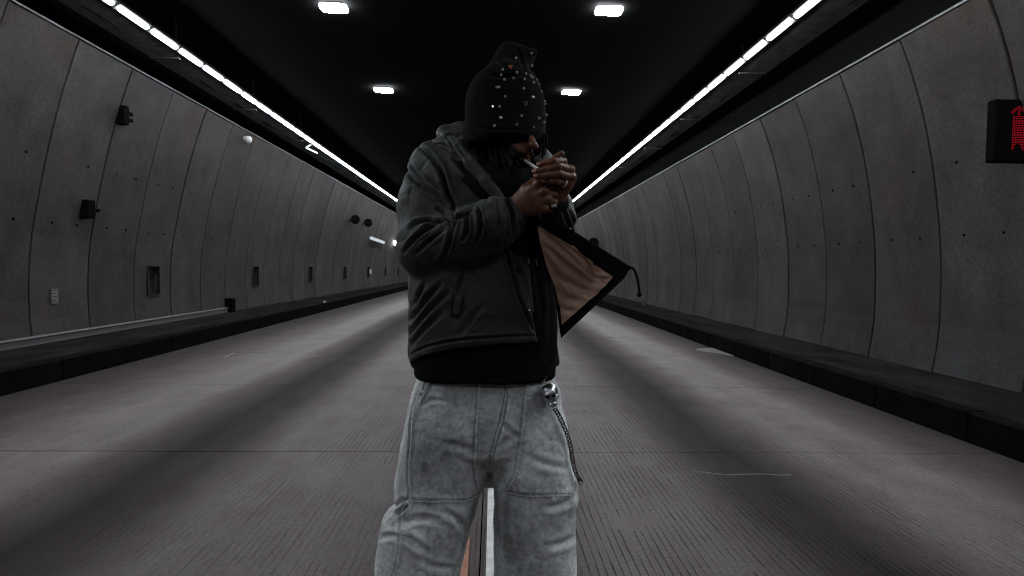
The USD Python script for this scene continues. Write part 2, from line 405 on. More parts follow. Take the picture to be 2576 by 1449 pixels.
# LED lines: one fixture every 0.63 m on either side, with a slanted cable tray outside them
HL = 4.15
LX, RX = -4.30, 3.40
def led_mesh(s):
    # s = -1: left row, diffuser looks down and inwards
    hs = box(-.06, .06, -.30, .30, 0.0, .06, .01)
    di = m3.Manifold.hull(m3.Manifold.batch_boolean([m3.Manifold.cylinder(.024, .028, .023, 16).translate([0, y, -.024]) for y in (-.240, .240)], m3.OpType.Add))
    di = to_tri(di)
    R = trimesh.transformations.rotation_matrix(-s * math.radians(-28), [0, 1, 0])
    hs.apply_transform(R); di.apply_transform(R)
    return hs, di
leds = {}
for s, x, nm in ((-1, LX, 'left'), (1, RX, 'right')):
    lab = f'slim white LED tunnel light in the long row above the {nm} wall'
    g = f'LED lights in the {nm} row'
    y = 5.44 + (.18 if s < 0 else 0) - .63 * 9
    first = None
    while y < 46:
        if first is None:
            first = thing('led_light', lab, 'ceiling light', (x, y, HL), g)
            hs, di = led_mesh(s)
            obj('housing', hs, 'housing_grey', first); obj('diffuser', di, 'led_white', first)
        else:
            copy(first, (x, y, HL), lab, 'ceiling light', g)
        y += .63
    tr_ = thing('cable_tray', f'long grey cable tray slanting beside the {nm} row of LED lights', 'cable tray')
    xo = x + s * .10; xe = x + s * .50
    zo, ze = HL + .03, HL - .04
    pl = np.array([(xo, zo), (xe, ze), (xe, ze + .06), (xe + s * .004, ze + .06), (xe + s * .004, ze - .006), (xo, zo - .006)])
    a = np.vstack([np.c_[pl[:, 0], np.full(6, Y0), pl[:, 1]], np.c_[pl[:, 0], np.full(6, YE), pl[:, 1]]])
    ff = [q for i in range(6) for q in ((i, (i + 1) % 6, 6 + (i + 1) % 6), (i, 6 + (i + 1) % 6, 6 + i))]
    T = trimesh.Trimesh(a, np.array(ff), process=False)
    obj('tray', T, 'tray_metal', tr_)
    for y in np.arange(3.0, 40, 2.52):
        obj('hanger', cat_(cyl((xo + s * .05, y, zo - .01), (xo + s * .05, y, 4.75), .008, 6), box(min(xo, xe), max(xo, xe), y - .02, y + .02, ze - .03, ze - .01)), 'tray_metal', tr_)
    # a few loose cables along the tray
    for c in range(3):
        yy = np.linspace(Y0, 50, 140)
        cx = x + s * (.20 + .09 * c) + .03 * meshkit.noise(np.c_[yy * .7, yy * 0 + c, yy * 0])
        cz = HL + .02 - .015 * c + .02 * meshkit.noise(np.c_[yy * .5, yy * 0 + c + 9, yy * 0]) - (.05 if c == 2 else 0) * (np.sin(yy * 2.5) ** 8)
        obj('cable', tube(np.c_[cx, yy, cz], .012, 5), 'black_plastic', tr_)
    if s < 0:
        q = EYE + ray(770, 372) * 1
        d = ray(770, 372); P = EYE + d * ((HL - .1 - EYE[2]) / d[2])
        obj('bent_bracket', cat_(cyl(P, P + np.array([.12, .1, .14]), .02, 8), cyl(P, P + np.array([.1, .5, -.02]), .022, 8)), 'white_plastic', tr_, label='pale bent bracket hanging from the tray')

# flood lights on the ceiling; the rows go on above and behind the viewpoint
def flood(loc, label):
    t = thing('flood_light', label, 'ceiling light', loc)
    obj('housing', cat_(box(-.11, .11, -.06, .06, .046, .075, .005), box(-.06, -.03, -.03, .03, .07, .19), box(.03, .06, -.03, .03, .07, .19)), 'housing_grey', t)
    m = to_tri(m3.Manifold.hull(m3.Manifold.batch_boolean([m3.Manifold.cylinder(.028, .06, .065, 24).translate([sx * .118, sy * .058, .004]) for sx in (-1, 1) for sy in (-1, 1)], m3.OpType.Add)))
    obj('diffuser', m, 'flood_white', t)
ZF = 4.66
def flood_at(px, py, label):
    d = ray(px, py); flood(EYE + d * (ZF - EYE[2]) / d[2], label)
flood_at(840, 24, 'nearer left rectangular ceiling floodlight, left of the beanie')
flood_at(965, 230, 'farther left small ceiling floodlight beside the beanie')
flood_at(1532, 31, 'nearer right rectangular ceiling floodlight, right of the beanie')
flood_at(1437, 235, 'farther right small ceiling floodlight above the hands')


flood((-2.1, -2.9, ZF), 'ceiling floodlight of the left row behind the viewpoint')
flood((1.4, -2.9, ZF), 'ceiling floodlight of the right row behind the viewpoint')

# ------------------------------------------------------------------ things on the walls
def wall_pt(px, py, prof):
    lat = prof[0][0]
    for _ in range(6):
        p = at_lat(px, py, lat); lat = lat_at(prof, p[2])
    return at_lat(px, py, lat)
# cable trunking at the foot of the left wall
tk = thing('cable_trunking', 'pale cable trunking along the foot of the left wall', 'pipe', (-5.60, 0, ZK))
yend = 12.0
pr = np.array([(-.09, -.02), (-.09, .085), (-.05, .095), (.0, .092), (.012, .078), (-.01, .06), (-.01, -.02)])
a = np.vstack([np.c_[pr[:, 0], np.full(7, Y0), pr[:, 1]], np.c_[pr[:, 0], np.full(7, yend), pr[:, 1]]])
ff = [q for i in range(7) for q in ((i, (i + 1) % 7, 7 + (i + 1) % 7), (i, 7 + (i + 1) % 7, 7 + i))] + [(7, 7 + i, 7 + i + 1) for i in range(1, 6)]
obj('cover', trimesh.Trimesh(a, np.array(ff), process=False), 'pipe_grey', tk)
obj('end_box', box(-.08, .09, yend, yend + .16, -.02, .28, .01), 'black_plastic', tk)

def speaker_box(px, py, label, h, w, arm, tilt=0):
    P = wall_pt(px, py, PL)
    t = thing('wall_box', label, 'wall box', P)
    obj('case', box(-.03, .10, -w / 2, w / 2, -h / 2, h / 2, .012), 'black_plastic', t)
    for z in arm:
        obj('arm', box(.02, .06, w / 2 - .005, w / 2 + .15, z - .022, z + .022, .006), 'black_plastic', t)
speaker_box(213, 526, 'small black wall box with a stub arm, lower one on the left wall', .25, .14, [.0])
speaker_box(302, 290, 'slim black wall box with two thin pins, high on the left wall', .26, .10, [.06, -.03])
P = wall_pt(612, 352, PL)
t = thing('dome_camera', 'small white dome camera just under the top edge of left wall', 'camera', P)
obj('mount', cyl((-.05, 0, .03), (.06, 0, .03), .045, 14), 'white_plastic', t)
dm = trimesh.creation.icosphere(2, .065); dm.apply_translation([.10, 0, 0]); obj('dome', dm, 'white_plastic', t, smooth=True)
obj('hood', cyl((.10, 0, .02), (.10, 0, .07), .075, 16, .05), 'white_plastic', t)
for (px, py, s) in ((884, 552, 'nearer'), (917, 560, 'farther')):
    P = wall_pt(px, py, PL)
    t = thing('wall_horn', f'{s} of two round black horns on the left wall', 'horn', P)
    obj('bell', cat_(cyl((.12, -.06, 0), (.20, -.22, -.02), .08, 18, .17), cyl((.20, -.22, -.02), (.205, -.23, -.02), .17, 18, .15)), 'black_plastic', t, smooth=35)
    obj('bracket', box(-.05, .14, -.04, .04, -.05, .05), 'black_plastic', t)
P = wall_pt(1503, 610, PR)
t = thing('wall_horn', 'round black horn on the right wall behind the jacket flap', 'horn', P)
obj('bell', cat_(cyl((-.12, -.06, 0), (-.20, -.22, -.02), .10, 18, .22), cyl((-.20, -.22, -.02), (-.205, -.23, -.02), .22, 18, .2)), 'black_plastic', t, smooth=35)
obj('bracket', box(-.14, .05, -.04, .04, -.05, .05), 'black_plastic', t)
P = wall_pt(989, 611, PL)
t = thing('wall_lamp', 'bright round far lamp on the left wall beside the sleeve', 'wall lamp', P)
lm = trimesh.creation.icosphere(2, .16); lm.apply_translation([.15, 0, 0]); obj('globe', lm, 'far_lamp', t, smooth=True)
obj('bracket', box(-.05, .06, -.06, .06, -.06, .06), 'housing_grey', t)
P = wall_pt(948, 604, PL)
t = thing('wall_lamp', 'dim elongated strip lamp on the left wall, left of the round lamp', 'wall lamp', P)
glow('dim_lamp', (.85, .92, 1.0), .55)
obj('tube_light', cyl((.06, -1.5, .02), (.06, 1.3, -.05), .07, 10), 'dim_lamp', t, smooth=35)
obj('bracket', box(-.05, .05, -.06, .06, -.06, .06), 'housing_grey', t)
P = wall_pt(932, 684, PL)
t = thing('wall_plate', 'tiny white tilted plate between the far niches', 'sign', P)
obj('plate', box(0, .02, -.18, .10, -.10, .12), 'white_plastic', t)
P = wall_pt(135, 745, PL)
t = thing('wall_plate', 'faded pale notice on the left wall above the trunking', 'sign', P)
obj('plate', box(.004, .016, -.055, .055, -.095, .095), 'grey_plate', t)
for q, (z, l) in enumerate(((.07, .08), (.03, .05), (-.01, .08), (-.05, .05), (-.075, .07))):
    obj('print_line', box(.0162, .0182, -.045, -.045 + l, z, z + .008), 'housing_grey', t)
d = ray(820, 758); P = EYE + d * ((X0 - EYE[0]) / d[0])
t = thing('kerb_reflector', 'small bright white reflector on the left kerb', 'reflector', (X0, P[1], ZK))
obj('body', box(-.05, .012, -.09, .09, .0, .06, .01), 'housing_grey', t)
plain('reflector_white', (.85, .85, .85), .2, emission_color=(1, 1, 1), emission_strength=.0)
obj('lens', box(-.045, .0145, -.095, -.088, .008, .052), 'white_plastic', t)

# lane signal with red LED matrix on the right wall
zs = 4.62
P0 = EYE + ray(2506, 248) * (zs / ray(2506, 248)[1]); P1 = EYE + ray(2506, 406) * (zs / ray(2506, 406)[1])
sg = thing('lane_signal', 'black lane signal box with red LED matrix on the right wall', 'signal', (P0[0], zs, P1[2]))
Hh = P0[2] - P1[2]; Ww = .46
obj('case', box(0, Ww, .0, .09, 0, Hh, .012), 'black_plastic', sg)
obj('mount', box(Ww - .12, Ww + .1, .09, .15, .12, Hh - .12), 'housing_grey', sg)
def dot(px, py):
    q = EYE + ray(px, py) * ((zs - .003) / ray(px, py)[1]); return q[0] - P0[0], q[2] - P1[2]
dots = []
cx0, cz0 = dot(2565, 268)
sp = .0135
for c in range(-4, 4):
    rowsn = 20 - int(abs(abs(c + .5) - 3.5) * 1.6)
    for r in range(rowsn):
        dots.append((cx0 + (c + .5) * sp, cz0 - .085 - r * .0145))
for r in range(3): dots += [(cx0 - .5 * sp, cz0 - .04 - r * .0145), (cx0 + .5 * sp, cz0 - .04 - r * .0145)]
for aa in np.linspace(18, 162, 12):
    for rr in (.066, .052):
        dots.append((cx0 + rr * math.cos(math.radians(aa)) * 1.05, cz0 - .075 + rr * math.sin(math.radians(aa))))
dots += [(cx0 - .007, cz0), (cx0 + .007, cz0)]
dm = []
for x, z in dots:
    b = trimesh.creation.icosphere(1, .0042); b.apply_scale([1, .6, 1]); b.apply_translation([x, -.001, z]); dm.append(b)
obj('led_matrix', cat_(*dm), 'led_red', sg, kind='stuff', label='red glowing LED dots')

# ------------------------------------------------------------------ the person
# Shapes are worked out in metres in a frame whose axes are right, away and up as the viewer sees them; C(px, py, d) is the point d metres away behind a pixel of the
# 2576 px wide picture, and the finished meshes are turned into the world's axes.
def C(px, py, d): return np.array([(px - 1288) * d / FPX, d, (724.5 - py) * d / FPX])
ROT = np.stack([RIGHT, FWD, UP], 0)
def to_world(v): return EYE + v @ ROT
def proj(v): return np.c_[1288 + FPX * v[:, 0] / v[:, 1], 724.5 - FPX * v[:, 2] / v[:, 1]]
BASE = np.array([.03, 1.66, 0.0])
person = thing('person', 'person in charcoal jacket, black beanie and wide grey jeans lighting a cigarette', 'person', BASE)

def smin(a, b, k):
    h = np.clip(.5 + .5 * (b - a) / k, 0, 1)
    return b + (a - b) * h - k * h * (1 - h)
def smax(a, b, k): return -smin(-a, -b, k)
def cone(p, a, b, ra, rb):
    a, b = np.asarray(a, float), np.asarray(b, float)
    ab = b - a
    h = np.clip(((p - a) @ ab) / (ab @ ab), 0, 1)
    return np.linalg.norm(p - a - h[:, None] * ab, axis=1) - (ra + (rb - ra) * h)
def ball(p, c, r): return np.linalg.norm(p - np.asarray(c), axis=1) - r
def ell(p, c, r):
    q = (p - np.asarray(c)) / np.asarray(r)
    return (np.linalg.norm(q, axis=1) - 1) * min(r)
def chain(p, pts, k=.006):
    out = None
    for (a, ra), (b, rb) in zip(pts[:-1], pts[1:]):
        c = cone(p, a, b, ra, rb)
        out = c if out is None else smin(out, c, k)
    return out

def loft(rows, d0, n=2.3):
    """rows: (py, left px, right px, depth centre, depth half-thickness): a body of rounded cross-sections."""
    R = np.array(rows, float)
    z = (724.5 - R[:, 0]) * d0 / FPX
    o = np.argsort(z); z = z[o]; R = R[o]
    from scipy.interpolate import PchipInterpolator
    cx = PchipInterpolator(z, ((R[:, 1] + R[:, 2]) / 2 - 1288) * d0 / FPX)
    rx = PchipInterpolator(z, (R[:, 2] - R[:, 1]) / 2 * d0 / FPX)
    cy = PchipInterpolator(z, R[:, 3]); ry = PchipInterpolator(z, R[:, 4])
    z0, z1 = z[0], z[-1]
    def f(p):
        zz = np.clip(p[:, 2], z0, z1)
        a, b = rx(zz), ry(zz)
        q = (np.abs((p[:, 0] - cx(zz)) / a) ** n + np.abs((p[:, 1] - cy(zz)) / b) ** n) ** (1 / n)
        return smax((q - 1) * np.minimum(a, b), np.maximum(z0 - p[:, 2], p[:, 2] - z1), .012)
    return f

def iso(f, lo, hi, h, nb=8, slack=1.0):
    """Surface nets of f = 0, evaluated only in the blocks that the surface can pass through."""
    lo = np.asarray(lo, float); hi = np.asarray(hi, float)
    dims = np.ceil((hi - lo) / (h * nb)).astype(int)
    B = np.stack(np.meshgrid(*[np.arange(d) for d in dims], indexing='ij'), -1).reshape(-1, 3)
    val = f(lo + (B + .5) * h * nb)
    B = B[np.abs(val) < h * nb * .9 * slack + .004]
    g = np.stack(np.meshgrid(*[np.arange(nb + 1)] * 3, indexing='ij'), -1).reshape(-1, 3)
    V = np.empty((len(B), nb + 1, nb + 1, nb + 1), np.float32)
    st = 400
    for s in range(0, len(B), st):
        pts = lo + (B[s:s + st, None] * nb + g[None]).reshape(-1, 3) * h
        V[s:s + st] = f(pts).reshape(-1, nb + 1, nb + 1, nb + 1)
    inside = V < 0
    c8 = np.stack([inside[:, i:i + nb, j:j + nb, k:k + nb] for i in (0, 1) for j in (0, 1) for k in (0, 1)], 0)
    cnt = c8.sum(0)
    bi, i, j, k = np.nonzero((cnt > 0) & (cnt < 8))
    cell = B[bi] * nb + np.stack([i, j, k], 1)
    acc = np.zeros((len(bi), 3)); num = np.zeros(len(bi))
    corners = [(a, b, c) for a in (0, 1) for b in (0, 1) for c in (0, 1)]
    for a in corners:
        for ax in range(3):
            if a[ax]: continue
            b = list(a); b[ax] = 1
            va = V[bi, i + a[0], j + a[1], k + a[2]]; vb = V[bi, i + b[0], j + b[1], k + b[2]]
            x = (va < 0) != (vb < 0)
            t = np.where(x, va / np.where(x, va - vb, 1), 0)
            q = np.array(a, float)[None].repeat(len(bi), 0); q[:, ax] = t
            acc[x] += q[x]; num[x] += 1
    v = lo + (cell + acc / np.maximum(num, 1)[:, None]) * h
    BIG = 1 << 20
    key = (cell[:, 0] * BIG + cell[:, 1]) * BIG + cell[:, 2]
    o = np.argsort(key); ks = key[o]
    def look(c):
        q = (c[:, 0] * BIG + c[:, 1]) * BIG + c[:, 2]
        w = np.clip(np.searchsorted(ks, q), 0, len(ks) - 1)
        return np.where(ks[w] == q, o[w], -1)
    F = []
    for ax in range(3):
        A = inside[:, :nb, :nb, :nb]
        sl = [slice(None)] + [slice(1, nb + 1) if q == ax else slice(0, nb) for q in range(3)]
        D = inside[tuple(sl)]
        bi2, i2, j2, k2 = np.nonzero(A != D)
        c = B[bi2] * nb + np.stack([i2, j2, k2], 1)
        u, w = [(1, 2), (2, 0), (0, 1)][ax]
        e1 = np.zeros(3, int); e1[u] = 1; e2 = np.zeros(3, int); e2[w] = 1
        q = np.stack([look(c - e1 - e2), look(c - e2), look(c), look(c - e1)], 1)
        ok = (q >= 0).all(1)
        q = q[ok]; flip = ~A[bi2, i2, j2, k2][ok]
        q[flip] = q[flip][:, ::-1]
        F += [q[:, [0, 1, 2]], q[:, [0, 2, 3]]]
    return v, np.vstack(F)

def vnormals(v, f):
    n = np.zeros_like(v); fn = np.cross(v[f[:, 1]] - v[f[:, 0]], v[f[:, 2]] - v[f[:, 0]])
    for q in range(3): np.add.at(n, f[:, q], fn)
    return n / np.maximum(np.linalg.norm(n, axis=1, keepdims=True), 1e-12)
def poly_dist(uv, line):
    L = np.asarray(line, float)
    if len(L) > 2: L = spline(L, 24)
    best = np.full(len(uv), 1e9); tt = np.zeros(len(uv)); sd = np.zeros(len(uv))
    seg = np.linalg.norm(np.diff(L, axis=0), axis=1); cum = np.r_[0, np.cumsum(seg)] / seg.sum()
    for a, b, t0, t1 in zip(L[:-1], L[1:], cum[:-1], cum[1:]):
        ab = b - a; h = np.clip(((uv - a) @ ab) / (ab @ ab), 0, 1)
        r = uv - a - h[:, None] * ab
        d = np.hypot(r[:, 0], r[:, 1]); m = d < best
        best[m] = d[m]; tt[m] = (t0 + (t1 - t0) * h)[m]
        sd[m] = np.sign(ab[0] * r[m, 1] - ab[1] * r[m, 0])
    return best, tt, sd
def crease(v, f, lines, puff=.32):
    """Pushes folds into the side of a garment that faces the viewer. lines: (points in px, depth in metres, width in px)."""
    n = vnormals(v, f); uv = proj(v)
    face = np.clip(-n[:, 1] * 1.6 + .25, 0, 1)
    push = np.zeros(len(v))
    for line, depth, w in lines:
        w = w * .66
        L = np.asarray(line, float)
        lo_, hi_ = L.min(0) - 5 * w, L.max(0) + 5 * w
        m = np.nonzero(((uv > lo_) & (uv < hi_)).all(1) & (face > 0))[0]
        if not len(m): continue
        d, t, s = poly_dist(uv[m], line)
        taper = np.clip(np.sin(np.pi * np.clip(t * .94 + .03, 0, 1)), 0, 1) ** .6
        prof = -np.exp(-(d / w) ** 2) + puff * np.exp(-((d - 2.0 * w) / (1.1 * w)) ** 2)
        end = np.exp(-np.maximum(0, d - 4 * w) / w)
        push[m] += 1.12 * depth * taper * prof * end
    return v + n * (push * face)[:, None]
def wrinkle(v, f, amp, scale, stretch=(1, 1, 1), seed=0):
    n = vnormals(v, f)
    w = meshkit.fbm(v * np.asarray(stretch) * scale + 50, 3, seed) - .5
    return v + n * (w * 2 * amp)[:, None]
def crisp(v, f, amp, scale, stretch=(1, 1, 1), seed=0, power=5):
    n = vnormals(v, f)
    q = v * np.asarray(stretch) * scale + 20
    q = q + 1.2 * np.stack([meshkit.noise(q * .7 + 9 * k, seed + k) for k in range(3)], 1)
    w = (1 - np.abs(2 * meshkit.noise(q, seed) - 1)) ** power
    return v - n * (w * amp)[:, None]
def pobj(name, v, f, m, parent, smooth=True, **kw):
    return obj(name, (to_world(np.asarray(v)) - BASE, f), m, parent, smooth, **kw)
def ptri(name, T, m, parent, smooth=True, **kw):
    return pobj(name, T.vertices, T.faces, m, parent, smooth, **kw)
class Snap:
    """Finds the point of a garment's surface in front behind a pixel."""
    def __init__(self, *meshes):
        V = np.vstack([m[0] for m in meshes]); N = np.vstack([vnormals(*m) for m in meshes])
        k = N[:, 1] < .15; self.v, self.n = V[k], N[k]
        self.t = cKDTree(proj(self.v))
    def __call__(self, px, py, lift=0.0):
        d, i = self.t.query([px, py], k=14)
        near = i[d < max(6.0, d[0] + 2.5)]
        j = near[np.argmin(self.v[near][:, 1])]
        dep = self.v[j][1]
        return C(px, py, dep) + self.n[j] * lift, self.n[j]
    def line(self, pts, lift, n=50):
        q = spline(pts, n) if len(pts) > 2 else np.linspace(pts[0], pts[1], n)
        P = np.array([self(*a, lift)[0] for a in q])
        k = np.ones(5) / 5
        for c in range(3): P[2:-2, c] = np.convolve(P[:, c], k, 'valid')
        return P

# materials
def cloth(name, c1, c2, rough, scale, sheen, bump=.5, weave=900.0, spec=.18):
    mat(name, {'g': ('geometry', {}), 'n': ('noise_texture', {'scale': scale, 'detail': 6.0, 'roughness': .65}), 'n2': ('noise_texture', {'scale': weave, 'detail': 3.0}),
               'r': ('rgb_ramp', {'ramp': [(.3, c1), (.7, c2)]}), 'b': ('bump', {'strength': bump, 'distance': .0012}),
               'p': ('principled_bsdf', {'roughness': rough, 'sheen_weight': sheen, 'sheen_roughness': .4, 'specular_ior_level': spec})},
        [('g.position', 'n.vector'), ('g.position', 'n2.vector'), ('n.fac', 'r.fac'), ('r.color', 'p.base_color'), ('n2.fac', 'b.height'), ('b.normal', 'p.normal')])
cloth('jacket_cloth', (.032, .0337, .0347), (.042, .0443, .0456), .66, 8.0, .08, .35, spec=.2)
cloth('jacket_trim', (.008, .008, .008), (.014, .014, .014), .8, 40.0, .0, spec=.05)
cloth('hoodie_cloth', (.007, .007, .007), (.012, .012, .012), .95, 50.0, .0, spec=.02)
cloth('knit_black', (.006, .006, .006), (.012, .012, .012), .95, 60.0, .02, .9, 500.0, spec=.02)
cloth('lining_cloth', (.40, .225, .160), (.48, .29, .215), .42, 6.0, .1, .15, spec=.45)
plain('hair_black', (.006, .0056, .0052), .8, specular_ior_level=.06)
mat('skin', {'g': ('geometry', {}), 'n': ('noise_texture', {'scale': 60.0, 'detail': 5.0}), 'n2': ('noise_texture', {'scale': 700.0, 'detail': 3.0}),
             'r': ('rgb_ramp', {'ramp': [(.3, (.095, .033, .017)), (.7, (.18, .069, .037))]}), 'b': ('bump', {'strength': .35, 'distance': .0012}),
             'p': ('principled_bsdf', {'roughness': .46, 'specular_ior_level': .4, 'subsurface_weight': .08, 'subsurface_radius': (.9, .35, .2), 'subsurface_scale': .003})},
    [('g.position', 'n.vector'), ('g.position', 'n2.vector'), ('n.fac', 'r.fac'), ('r.color', 'p.base_color'), ('n2.fac', 'b.height'), ('b.normal', 'p.normal')])
plain('nail', (.36, .18, .13), .35)
plain('lips', (.12, .05, .042), .4)
plain('chrome', (.52, .53, .55), .26, 1.0)
plain('bright_silver', (.6, .61, .63), .34, .9)
plain('dark_steel', (.05, .05, .052), .3, 1.0)
plain('onyx', (.006, .006, .006), .1)
plain('gem', (.82, .83, .85), .12, .55)
plain('amber', (.55, .16, .045), .25)
plain('paper_white', (.78, .78, .76), .6)
plain('thread', (.72, .72, .72), .8)
plain('thread_dark', (.09, .09, .09), .8)
mat('denim', {'g': ('geometry', {}), 'mp': ('mapping', {'scale': (1, 1, .7)}), 'n': ('noise_texture', {'scale': 5.5, 'detail': 8.0, 'roughness': .62}),
              'n1': ('noise_texture', {'scale': 75.0, 'detail': 5.0, 'roughness': .7}), 'mt': ('mapping', {'rotation': (0, .7, 0), 'scale': (1, 1, .12)}), 'n2': ('noise_texture', {'scale': 900.0, 'detail': 2.0}),
              'r': ('rgb_ramp', {'ramp': [(.30, (.25, .258, .265)), (.48, (.56, .575, .59)), (.64, (.82, .835, .85))]}),
              'r1': ('rgb_ramp', {'ramp': [(.33, (.55, .55, .55)), (.5, (.97, .97, .97)), (.68, (1.2, 1.2, 1.2))]}), 'm': ('mix', {'mix_type': 'multiply', 'fac': .9}),
              'b': ('bump', {'strength': .35, 'distance': .0012}), 'ba': ('math', {'math_type': 'add'}),
              'p': ('principled_bsdf', {'roughness': .85, 'specular_ior_level': .2, 'sheen_weight': .1})},
    [('g.position', 'mp.vector'), ('mp.vector', 'n.vector'), ('g.position', 'n1.vector'), ('g.position', 'mt.vector'), ('mt.vector', 'n2.vector'), ('n.fac', 'r.fac'), ('n1.fac', 'r1.fac'),
     ('r.color', 'm.color1'), ('r1.color', 'm.color2'), ('m.color', 'p.base_color'), ('n1.fac', 'ba.value1'), ('n2.fac', 'ba.value2'), ('ba.value', 'b.height'), ('b.normal', 'p.normal')])

# ---- body: head, neck, trunk, arms, hands and legs
DW = 1.66
sh_l, el_l, wr_l = C(1085, 428, 1.70), C(1072, 628, 1.60), C(1288, 530, 1.465)      # arm on the picture's left
sh_r, el_r, wr_r = C(1345, 430, 1.74), C(1404, 622, 1.62), C(1398, 505, 1.475)
def head(p):
    f = ball(p, C(1274, 292, 1.665), .092)
    f = smin(f, ball(p, C(1300, 318, 1.625), .074), .03)
    f = smin(f, cone(p, C(1292, 352, 1.61), C(1307, 420, 1.585), .056, .030), .03)         # jaw and chin
    f = smin(f, ball(p, C(1299, 372, 1.575), .026), .025)                                   # cheek
    f = smin(f, cone(p, C(1314, 338, 1.592), C(1336, 340, 1.598), .017, .015), .018)          # brow
    f = smin(f, ball(p, C(1313, 388, 1.578), .030), .02)                                    # muzzle
    f = smin(f, chain(p, [(C(1331, 340, 1.562), .0085), (C(1337, 354, 1.545), .0095), (C(1341, 365, 1.533), .0125)]), .011)  # nose
    f = smin(f, ball(p, C(1330, 370, 1.545), .0092), .007)
    f = smin(f, ball(p, C(1348, 369, 1.556), .0085), .007)
    f = smax(f, -ball(p, C(1334, 374, 1.535), .0042), .004)
    f = smax(f, -cone(p, C(1300, 352, 1.548), C(1321, 349, 1.548), .007, .006), .012)             # eye socket
    f = smin(f, ell(p, C(1310, 352, 1.567), (.015, .012, .010)), .004)                           # closed lid
    f = smax(f, -cone(p, C(1301, 356, 1.553), C(1319, 355, 1.553), .0016, .0014), .003)          # lash line
    f = smin(f, cone(p, C(1317, 392, 1.557), C(1331, 391, 1.545), .0065, .0085), .006)            # lips
    f = smin(f, cone(p, C(1316, 403, 1.562), C(1327, 403, 1.549), .0065, .0085), .006)
    f = smax(f, -cone(p, C(1309, 397.5, 1.558), C(1332, 397, 1.532), .0016, .0022), .003)
    f = smin(f, ell(p, C(1236, 352, 1.62), (.010, .022, .030)), .006)                              # ear, under the hair
    return f
def finger(p, pts, radii, k=.004): return chain(p, list(zip([C(*q) for q in pts], radii)), k)
UP_F = dict(
    index=([(1415, 408, 1.436), (1394, 406, 1.415), (1374, 410, 1.412), (1357, 414.5, 1.418)], (.0105, .0092, .0082, .0072)),
    middle=([(1434, 428, 1.436), (1405, 419, 1.410), (1372, 427, 1.404), (1346, 432, 1.410)], (.0112, .0098, .0086, .0075)),
    ring=([(1438, 447, 1.438), (1407, 438, 1.410), (1375, 441, 1.404), (1350, 444, 1.410)], (.0110, .0096, .0084, .0074)),
    little=([(1429, 463, 1.442), (1402, 456, 1.418), (1383, 455, 1.412), (1367, 455, 1.415)], (.0098, .0084, .0074, .0066)),
    thumb=([(1400, 440, 1.470), (1384, 412, 1.470), (1398, 398, 1.462), (1413, 387, 1.455)], (.014, .0112, .0098, .0082)))
LO_F = dict(
    index=([(1354, 462, 1.432), (1391, 468, 1.436), (1396, 478, 1.462), (1378, 480, 1.482)], (.0118, .0098, .0088, .0078)),
    middle=([(1369, 483, 1.428), (1394, 491, 1.440), (1393, 500, 1.468), (1372, 500, 1.485)], (.0120, .0098, .0088, .0078)),
    ring=([(1378, 503, 1.430), (1394, 509, 1.446), (1388, 516, 1.474), (1370, 515, 1.488)], (.0116, .0094, .0085, .0075)),
    little=([(1369, 524, 1.436), (1384, 528, 1.452), (1378, 531, 1.476), (1362, 530, 1.487)], (.0104, .0084, .0076, .0068)),
    thumb=([(1322, 478, 1.455), (1346, 457, 1.462), (1366, 447, 1.465), (1383, 439, 1.462)], (.0145, .0115, .0100, .0085)))
def hand(p, F, wrist, rw, k_palm):
    f = None
    mcp = [F[q][0][0] for q in ('index', 'middle', 'ring', 'little')]
    for q, r in zip(mcp, (.0115, .012, .0115, .0105)):
        a = C(*q); c = cone(p, wrist, a, rw, r)
        f = c if f is None else smin(f, c, .010)
    for a, b in zip(mcp[:-1], mcp[1:]):
        f = smin(f, cone(p, C(*a) * .75 + wrist * .25, C(*b) * .75 + wrist * .25, .0125, .0125), .010)
    fl = None
    for nm in ('index', 'middle', 'ring', 'little'):
        pts, rad = F[nm]
        g = finger(p, pts, rad)
        for q, r in zip(pts[1:3], rad[1:3]): g = smin(g, ball(p, C(*q), r * 1.06), .002)
        fl = g if fl is None else np.minimum(fl, g)
    f = smin(f, fl, .0035)
    for q in mcp: f = smin(f, ball(p, C(*q) + np.array([0, -.003, 0]), .0105), .006)
    pts, rad = F['thumb']
    f = smin(f, cone(p, wrist, C(*pts[0]), rw * .8, rad[0]), .012)
    return smin(f, finger(p, pts, rad), .006)
def arms(p):
    f = chain(p, [(sh_l, .058), (el_l, .044), (wr_l, .027)], .02)
    g = chain(p, [(sh_r, .058), (el_r, .044), (wr_r, .026)], .02)
    return np.minimum(f, g)
def trunk(p):
    f = chain(p, [(C(1240, 600, 1.70), .12), (C(1225, 480, 1.71), .125), (C(1220, 420, 1.72), .09)], .05)
    f = smin(f, cone(p, C(1110, 425, 1.71), C(1330, 425, 1.73), .065, .065), .05)
    f = smin(f, cone(p, C(1235, 410, 1.71), C(1268, 340, 1.665), .060, .058), .03)
    f = smin(f, cone(p, C(1160, 900, 1.69), C(1290, 900, 1.69), .11, .11), .06)
    f = smin(f, cone(p, C(1225, 620, 1.70), C(1225, 880, 1.69), .12, .12), .06)
    f = smin(f, chain(p, [(C(1130, 960, 1.68), .09), (C(1100, 1300, 1.66), .06), (C(1030, 1660, 1.70), .042)], .03), .03)
    return smin(f, chain(p, [(C(1320, 960, 1.68), .09), (C(1345, 1300, 1.66), .06), (C(1350, 1660, 1.70), .042)], .03), .03)
def body_f(p):
    f = smin(trunk(p), arms(p), .03)
    return smin(f, head(p), .02)
